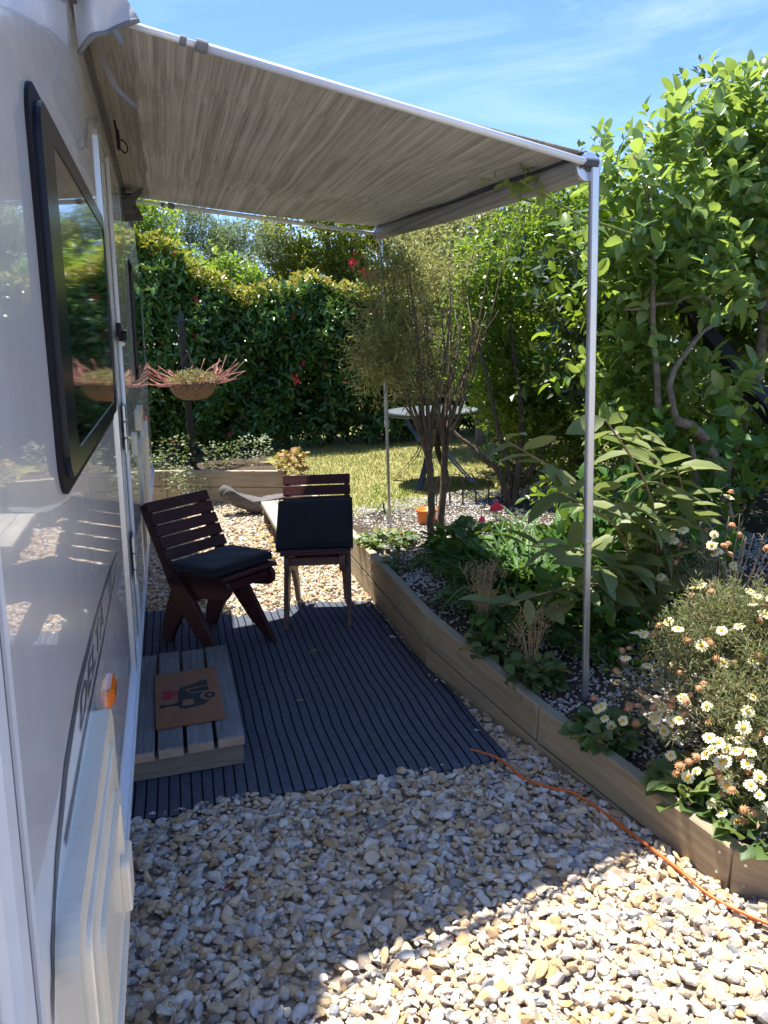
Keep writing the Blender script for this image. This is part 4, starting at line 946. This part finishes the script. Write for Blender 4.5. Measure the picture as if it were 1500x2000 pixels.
a = V((2.36, 3.45, 1.72)); b = V((2.96, 2.92, .78)); z = (b-a).normalized(); x = V((1, 0, 0)); x = (x-z*x.dot(z)).normalized(); y = z.cross(x)
m = MB(); m.box((-.038, -.038, 0), (.038, .038, (b-a).length), bv=.003)
o = m.build('leaning_beam', G['black'], M=Matrix(((x.x, y.x, z.x, a.x), (x.y, y.y, z.y, a.y), (x.z, y.z, z.z, a.z), (0, 0, 0, 1)))); tag(o, 'black timber beam leaning diagonally inside the broad leaved shrub', 'beam')
# central multi-stem variegated bush
mv = thing('multi_stem_shrub', 'twin trunked shrub with a fan of bare stems and drooping variegated foliage', 'shrub', (1.49, 4.26, .24))
ps = []
for (bx, by), q in (((1.425, 4.22), 0), ((1.53, 4.30), 1)):
    tx = bx+(.02 if q else .0)
    ps.append(([(bx, by, .22), (bx+.015, by, .5), (tx+.01, by, .78)], .024, .02))
    for k in range(19):
        a = rng.uniform(-.30, .34)-(.10 if not q else -.04); zt = rng.uniform(1.45, 1.98)
        ps.append(([(tx+.01, by, .66+rng.uniform(0, .20)), (tx+a*.25, by+rng.uniform(-.06, .06), 1.0), (tx+a*.7, by+rng.uniform(-.16, .16), 1.0+(zt-1.0)*.55), (tx+a, by+rng.uniform(-.22, .22), zt)], .0085, .0028))
limbs('trunk', ps, plain('brown_stem', (.16, .11, .075), .85, 0, .4, 40, .5), mv, 6)
crown('crown', [(1.38, 4.25, 1.80, .19, .2, .13), (1.20, 4.2, 1.66, .17, .18, .17), (1.08, 4.15, 1.42, .10, .14, .15), (1.55, 4.3, 1.76, .14, .18, .11), (1.22, 4.2, 1.42, .11, .14, .13), (1.13, 4.2, 1.28, .08, .12, .09)], 1500, 8, .046, .0105, .12, G['l_var'], mv, False, .1, .1, .5)
crown('crown', [(1.62, 4.3, 1.58, .16, .15, .22), (1.45, 4.25, 1.50, .22, .2, .22), (1.35, 4.2, 1.25, .2, .2, .18)], 700, 7, .038, .008, .10, G['l_var'], mv, False, .1, .3, .3)
# big leaved foreground shrub
bl = thing('large_leaved_shrub', 'young shrub with big pale green leaves on red-tinged stems around the near leg', 'shrub', (1.87, 2.62, .22))
tips = [(1.14, 2.5, 1.10), (1.50, 2.45, 1.16), (1.72, 2.6, 1.10), (1.30, 2.42, .92), (1.60, 2.5, .85), (1.2, 2.45, .72), (1.85, 2.5, .95), (1.12, 2.5, .48), (1.42, 2.4, .62), (1.32, 2.5, .42), (1.95, 2.6, .75)]
ps = []; PP = []; DD = []
for i, t in enumerate(tips):
    b = V((1.86+rng.uniform(-.06, .06), 2.62+rng.uniform(-.05, .05), .2)); t = V(t); mid = b.lerp(t, .5)+V((.10, .03, .12 if t.z > .6 else .14)); line = smooth_line([b, mid, t], 10); ps.append(([b, mid, t], .0065, .003))
    nl = int(7+((t-b).length)*11)
    for k in range(nl):
        s = .32+.68*k/(nl-1); p = line[min(len(line)-1, int(s*(len(line)-1)))]
        sd = (-1)**k; tang = (t-b).normalized(); lat = V((tang.z*.4+.3, -.7, -.1)) if sd > 0 else V((-.8, .35, -.1))
        PP.append(p); DD.append(lat*.9+tang*.35+V(rng.normal(0, .3, 3)))
limbs('stem', ps, plain('reddish_stem', (.22, .15, .07), .6, 0, .3), bl, 6)
PP = np.array(PP); DD = np.array(DD); DD[:, 2] -= .12; nn = np.array([0, 0, 1.0])+rng.normal(0, .35, PP.shape)
L = rng.uniform(.10, .165, len(PP)); leaves('foliage', PP, DD, nn, L, L*.5, G['l_big'], bl, True, None, .2)
crown('lower_foliage', [(1.85, 2.85, .55, .33, .25, .3), (2.1, 2.8, .75, .3, .25, .35), (1.65, 2.7, .40, .25, .2, .18), (2.2, 3.0, .6, .3, .2, .25)], 260, 6, .085, .048, .15, G['l_strap'], bl, True, .2, .3, .2)
# strap leaved clumps
def straps(name, label, cat, cx, cy, z, n, L, W_, mat, group=None, rx=.1, lean=(0, 0)):
    t = thing(name, label, cat, (cx, cy, z), group=group); k = 7; vs = []; f = []; rn = []
    for i in range(n):
        q = rng.random()*6.283; e = rng.uniform(.5, 1.5); l = L*rng.uniform(.6, 1.1); d = V((math.cos(q)+lean[0], math.sin(q)+lean[1], e)).normalized(); p = V((cx+rng.normal(0, rx), cy+rng.normal(0, rx), z)); r = rng.random()
        sd = d.cross(V((0, 0, 1))).normalized(); b = len(vs); g = rng.uniform(.5, 1.25)
        for j in range(k):
            s = j/(k-1); w_ = W_*(1-s**2.5)*.5+.0006; c = p+d*l*s+V((0, 0, -g*l*.55*s*s))
            vs += [tuple(c-sd*w_+V((0, 0, .3*w_))), tuple(c), tuple(c+sd*w_+V((0, 0, .3*w_)))]; rn += [r]*3
        for j in range(k-1):
            a = b+3*j; f += [(a, a+1, a+4, a+3), (a+1, a+2, a+5, a+4)]
    np_mesh('foliage', np.array(vs), [np.array(f)], mat, t, np.array(rn), True); return t
straps('strap_leaved_clump', 'arching green strap leaved lily clump left of the near awning leg', 'plant', 1.60, 3.25, .24, 400, .54, .019, G['l_strap'], rx=.09, lean=(-.2, -.1))
straps('strap_leaved_clump', 'sunlit strap leaved lily clump at the back below the broad shrub', 'plant', 1.95, 3.7, .25, 340, .50, .016, G['l_strap'], rx=.13, lean=(-.2, -.1))
straps('strap_leaved_clump', 'low strap leaved clump nearest the curved wall behind the dried flower heads', 'plant', 1.46, 3.42, .24, 220, .40, .016, G['l_strap'], rx=.10)
straps('strap_leaved_clump', 'shaded strap leaved clump behind the large leaved shrub stems', 'plant', 2.05, 3.05, .25, 260, .5, .016, G['l_strap'], rx=.12)
# rounded small bush near far leg
t = thing('round_bush', 'small rounded green bush at the foot of the far awning leg', 'bush', (1.36, 4.95, .23)); crown('foliage', [(1.36, 4.95, .33, .15, .13, .12)], 520, 6, .028, .012, .06, G['l_mid'], t, False, .3, .6, .15)
limbs('stem', [([(1.36, 4.95, .22), (1.34, 4.95, .35)], .01, .005)], G['bark'], t)
def rosette(name, label, cx, cy, n, L, mat, r=.1, z=None, big=True, hgt=.05, cat='plant', k=1, group=None):
    z = bedz(cx, cy) if z is None else z; t = thing(name, label, cat, (cx, cy, z), group=group)
    q = rng.random(n)*6.283; rr = np.sqrt(rng.random(n))*r; P = np.stack([cx+rr*np.cos(q), cy+rr*np.sin(q), z+.01+rng.random(n)*hgt], 1)
    D = np.stack([np.cos(q), np.sin(q), rng.uniform(.0, .7, n)], 1)+rng.normal(0, .3, (n, 3)); Nn = np.array([0, 0, 1.0])+rng.normal(0, .35, (n, 3))
    l = rng.uniform(.6, 1.1, n)*L; leaves('foliage', P, D, Nn, l, l*.75, mat, t, big); return t
rosette('strawberry_plant', 'low light green strawberry patch on white pebbles near the far leg', 1.17, 4.25, 150, .06, G['l_ground'], .16)
rosette('strawberry_plant', 'sparse strawberry patch at the wall top behind the facing chair', 1.13, 3.82, 60, .055, G['l_ground'], .09)
rosette('ground_plant', 'dark green ground cover clump on the pebbles right of the wall bend', 1.22, 3.15, 90, .055, G['l_ground'], .12)
rosette('ground_plant', 'shaded broad leaf clump below the twin trunks', 1.47, 3.75, 150, .10, G['l_strap'], .2, hgt=.16)
rosette('ground_plant', 'rounded geranium leaves hanging over the wall beside the dried seed heads', 1.17, 2.72, 120, .055, G['l_ground'], .10)
rosette('ground_plant', 'dark leafy ground cover filling the bed between the dried heads and the lilies', 1.38, 2.85, 260, .06, G['l_strap'], .22, hgt=.09)
rosette('ground_plant', 'spreading green ground cover around the stems of the large leaved shrub', 1.62, 2.6, 260, .065, G['l_strap'], .22, hgt=.10)
rosette('ground_plant', 'fleshy green clump near the foot of the near leg', 1.24, 2.45, 120, .06, G['l_ground'], .09, hgt=.07)
rosette('ground_plant', 'dark leafy clump between near leg and wall joint', 1.30, 2.05, 120, .06, G['l_ground'], .10)
rosette('ground_plant', 'green leaves at the wall edge below the daisy bush', 1.40, 1.72, 110, .075, G['l_ground'], .10)
rosette('ground_plant', 'yellowing leaves under the nearest daisies beside the wall corner', 1.5, 1.5, 110, .07, G['l_ground'], .14)
rosette('grey_plant', 'bushy grey-green plant in front of the back wall beside the caravan', .0, 6.92, 260, .035, G['l_olive'], .15, z=.12, big=False, hgt=.25)
rosette('grey_plant', 'small dry seedling at the left front of the back wall', .23, 6.93, 60, .035, G['l_olive'], .05, z=.05, big=False, hgt=.22)
for i, (x, lb) in enumerate(((-.25, 'sparse leafy plant in the back bed next to the caravan'), (.42, 'low weedy plant in the back bed right of the black post'), (.75, 'low plant at the right corner of the back bed'), (.02, 'small shrub in the back bed just left of the black post'))):
    rosette('bed_plant', lb, x, 7.5, 220, .04, G['l_ground' if i % 2 else 'l_olive'], .17, z=.25, big=False, hgt=.16+.05*i)
rosette('russet_plant', 'dry brown leaved plant at the corner of the back bed', 1.0, 6.75, 160, .06, G['l_dry'], .12, z=.25, hgt=.2)
def seedhead(label, cx, cy, h, n, r):
    z = bedz(cx, cy); t = thing('dried_flower_plant', label, 'plant', (cx, cy, z)); m = MB(); PP = []
    for i in range(n):
        q = random.random()*6.283; a = V((cx+random.uniform(-.015, .015), cy, z)); b = V((cx+r*math.cos(q)*random.random(), cy+r*math.sin(q)*random.random(), z+h*random.uniform(.6, 1.05)))
        m.tube([a, a.lerp(b, .5)+V((0, 0, .01)), b], [.0016, .0012, .0008], 4, cap=False)
        for k in range(9): PP.append(b+V(rng.normal(0, .02, 3))); m.tube([b-V((0, 0, .03)), PP[-1]], .0005, 3, cap=False)
    for p in PP:
        q = .0034; m.add([p+V(e)*q for e in ((1, 0, 0), (0, 1, 0), (-1, 0, 0), (0, -1, 0), (0, 0, 1), (0, 0, -1))], [(0, 1, 4), (1, 2, 4), (2, 3, 4), (3, 0, 4), (1, 0, 5), (2, 1, 5), (3, 2, 5), (0, 3, 5)], 1)
    m.build('dried_stalks', [G['dry'], G['dryhead']], t)
G['dryhead'] = plain('seed_brown', (.42, .29, .13), .9, 0, .4, 300)
seedhead('tall dried flower heads leaning over the curved wall left of the lily', 1.20, 2.85, .30, 34, .11)
seedhead('smaller dried flower heads in front of the lily near the near leg', 1.26, 2.52, .26, 26, .10)
def blooms(name, label, cx, cy, z, n, r):
    t = thing(name, label, 'flower', (cx, cy, z)); m = MB(); S_ = MB()
    for i in range(n):
        c = V((cx+rng.normal(0, r), cy+rng.normal(0, r*.5), z+rng.normal(0, r*.6)))
        S_.tube([(cx, cy, z-.2), c], .002, 4)
        for k in range(8):
            q = random.random()*6.28; d = V((math.cos(q), -.5, math.sin(q)))*.024; s = V((-math.sin(q), 0, math.cos(q)))*.012; m.add([c, c+d*.6+s, c+d, c+d*.6-s], [(0, 1, 2, 3)])
    m.build('petals', G['pink'], t); S_.build('stem', G['stemgreen'], t)
blooms('red_flower', 'cluster of crimson flowers at the lawn edge behind the lilies', 1.96, 4.45, .37, 8, .018); blooms('pink_flower', 'single low magenta flower left of the crimson cluster', 1.83, 4.4, .31, 1, .004)
# ------------------------------------------------------------------ daisy bushes
def flower_mesh():
    m = MB(); n = 13
    for k in range(n):
        q = 6.283*k/n+random.uniform(-.1, .1); d = V((math.cos(q), math.sin(q), 0)); s = V((-math.sin(q), math.cos(q), 0)); l = random.uniform(.014, .017); w_ = .0036
        m.add([d*.003, d*l*.5+s*w_+V((0, 0, .001)), d*l+s*w_*.6+V((0, 0, -.001)), d*l*1.06-s*0+V((0, 0, -.002)), d*l-s*w_*.6+V((0, 0, -.001)), d*l*.5-s*w_+V((0, 0, .001))], [tuple(range(6))], 0)
    m.lathe([(.0055, .0005), (.0050, .003), (.003, .0045), (0.0003, .005)], (0, 0, 0), 10, 1)
    return m
def daisy_bush(label, blobs, ntw, flowers, nf, nd, base):
    t = thing('daisy_bush', label, 'daisy bush', base)
    crown('foliage', blobs, ntw, 9, .028, .0048, .09, G['l_daisy'], t, False, .15, .6, .25, spread=.7)
    ps = []
    for k in range(36):
        b = blobs[k % len(blobs)]; d = rng.normal(size=3); d /= np.linalg.norm(d); e = np.array(b[:3])+d*np.array(b[3:6])*.8
        ps.append(([(base[0]+rng.normal(0, .05), base[1]+rng.normal(0, .05), base[2]-.02), ((base[0]+e[0])/2, (base[1]+e[1])/2, (base[2]+e[2])/2-.02), tuple(e)], .0045, .0015))
    limbs('stem', ps, G['barkgrey'], t, 5)
    protos = []
    for i in range(nf):
        b = blobs[i % len(blobs)] if i % 3 else blobs[int(rng.integers(len(blobs)))]
        while True:
            d = rng.normal(size=3); d /= np.linalg.norm(d)
            if d@np.array([-.5, -.6, .62]) > .1: break
        c = V(np.array(b[:3])+d*(np.array(b[3:6])*rng.uniform(1.0, 1.15)+.045)); nrm = (V(d)*.7+V((-.25, -.25, 1.0))+V(rng.normal(0, .3, 3))).normalized()
        M = Matrix.Translation(c)@nrm.to_track_quat('Z', 'Y').to_matrix().to_4x4()@Matrix.Scale(rng.uniform(.95, 1.35), 4)
        if len(protos) < 4:
            o = flower_mesh().build('daisy_flower', [G['petal'], G['petalc']], t, M=M); protos.append(o)
        else:
            o = protos[i % 4].copy(); COL.objects.link(o); o.parent = None; o.matrix_parent_inverse = Matrix(); o.matrix_basis = M; put(o, t)
    PP = []; m = MB()
    for i in range(nd):
        b = blobs[int(rng.integers(len(blobs)))]
        while True:
            d = rng.normal(size=3); d /= np.linalg.norm(d)
            if d@np.array([-.5, -.6, .62]) > .05: break
        PP.append(np.array(b[:3])+d*(np.array(b[3:6])*rng.uniform(1.0, 1.12)+.035))
    pr = None
    for p in PP:
        M = Matrix.Translation(V(p))@V(rng.normal(0, 1, 3)+np.array([0, 0, 1.5])).to_track_quat('Z', 'Y').to_matrix().to_4x4()@Matrix.Scale(rng.uniform(1.2, 2.0), 4)
        if pr is None:
            m = MB(); m.lathe([(0.0003, -.004), (.004, -.003), (.0065, 0), (.0055, .003), (.002, .0045), (0.0003, .0045)], (0, 0, 0), 9)
            for k in range(12):
                q = 6.283*k/12; dd = V((math.cos(q), math.sin(q), 0)); s = V((-math.sin(q), math.cos(q), 0)); m.add([dd*.005+s*.002, dd*.005-s*.002, dd*.010+V((0, 0, -.004))], [(0, 1, 2)])
            pr = m.build('spent_flower', G['dead'], t, M=M)
        else:
            o = pr.copy(); COL.objects.link(o); o.parent = None; o.matrix_parent_inverse = Matrix(); o.matrix_basis = M; put(o, t)
    return t
daisy_bush('large cream daisy bush with spent brown heads spilling over the wall at the right',
    [(1.53, 1.98, .37, .16, .15, .12), (1.72, 1.98, .46, .18, .16, .14), (1.50, 1.76, .28, .14, .13, .11), (1.64, 1.72, .34, .17, .15, .13), (1.56, 1.58, .22, .12, .11, .10), (1.85, 1.85, .45, .18, .17, .16), (1.45, 1.90, .28, .10, .11, .10), (1.45, 2.08, .27, .11, .10, .09), (1.50, 1.62, .20, .09, .10, .08)], 7000, 1, 100, 100, (1.75, 1.85, .14))
daisy_bush('sparse daisy bush with few flowers behind the large one at the right edge',
    [(2.05, 2.45, .68, .14, .12, .12), (2.25, 2.4, .62, .18, .14, .14), (1.95, 2.5, .55, .10, .10, .1)], 260, 1, 20, 20, (2.1, 2.5, .2))
# fallen leaves
def fallen(pts, mat, label, group):
    for i, (x, y, z, s) in enumerate(pts):
        o = leaves('fallen_leaf', np.array([[x, y, z]]), np.array([[math.cos(i*2.3), math.sin(i*2.3), .1]]), np.array([[.2, .1, 1.0]]), s, s*.5, mat, None, True, np.array([rng.random()]), -.1)
        tag(o, label, 'leaf', group)
fallen([(.56+rng.normal(0, .06), 5.35+rng.normal(0, .16), .03, .07) for _ in range(14)], G['l_dry'], 'russet fallen leaf on the sunlit gravel beside the low bench', 'russet fallen leaves by the bench')
fallen([(.385, 2.88, .028, .035)], G['l_lime'], 'tiny green leaf scrap on the carpet right of the doormat', None)
fallen([(.52, 3.34, .03, .05)], G['l_lime'], 'single green fallen leaf on the carpet in front of the chairs', None)
fallen([(.02, 1.86, .028, .035)], plain('dark_red_leaf', (.16, .01, .02), .5), 'small dark red fallen leaf on the shaded gravel near the caravan skirt', None)
fallen([(.33, 2.20, .03, .04)], G['l_dry'], 'single dry brown leaf on the gravel at the near edge of the carpet', None)
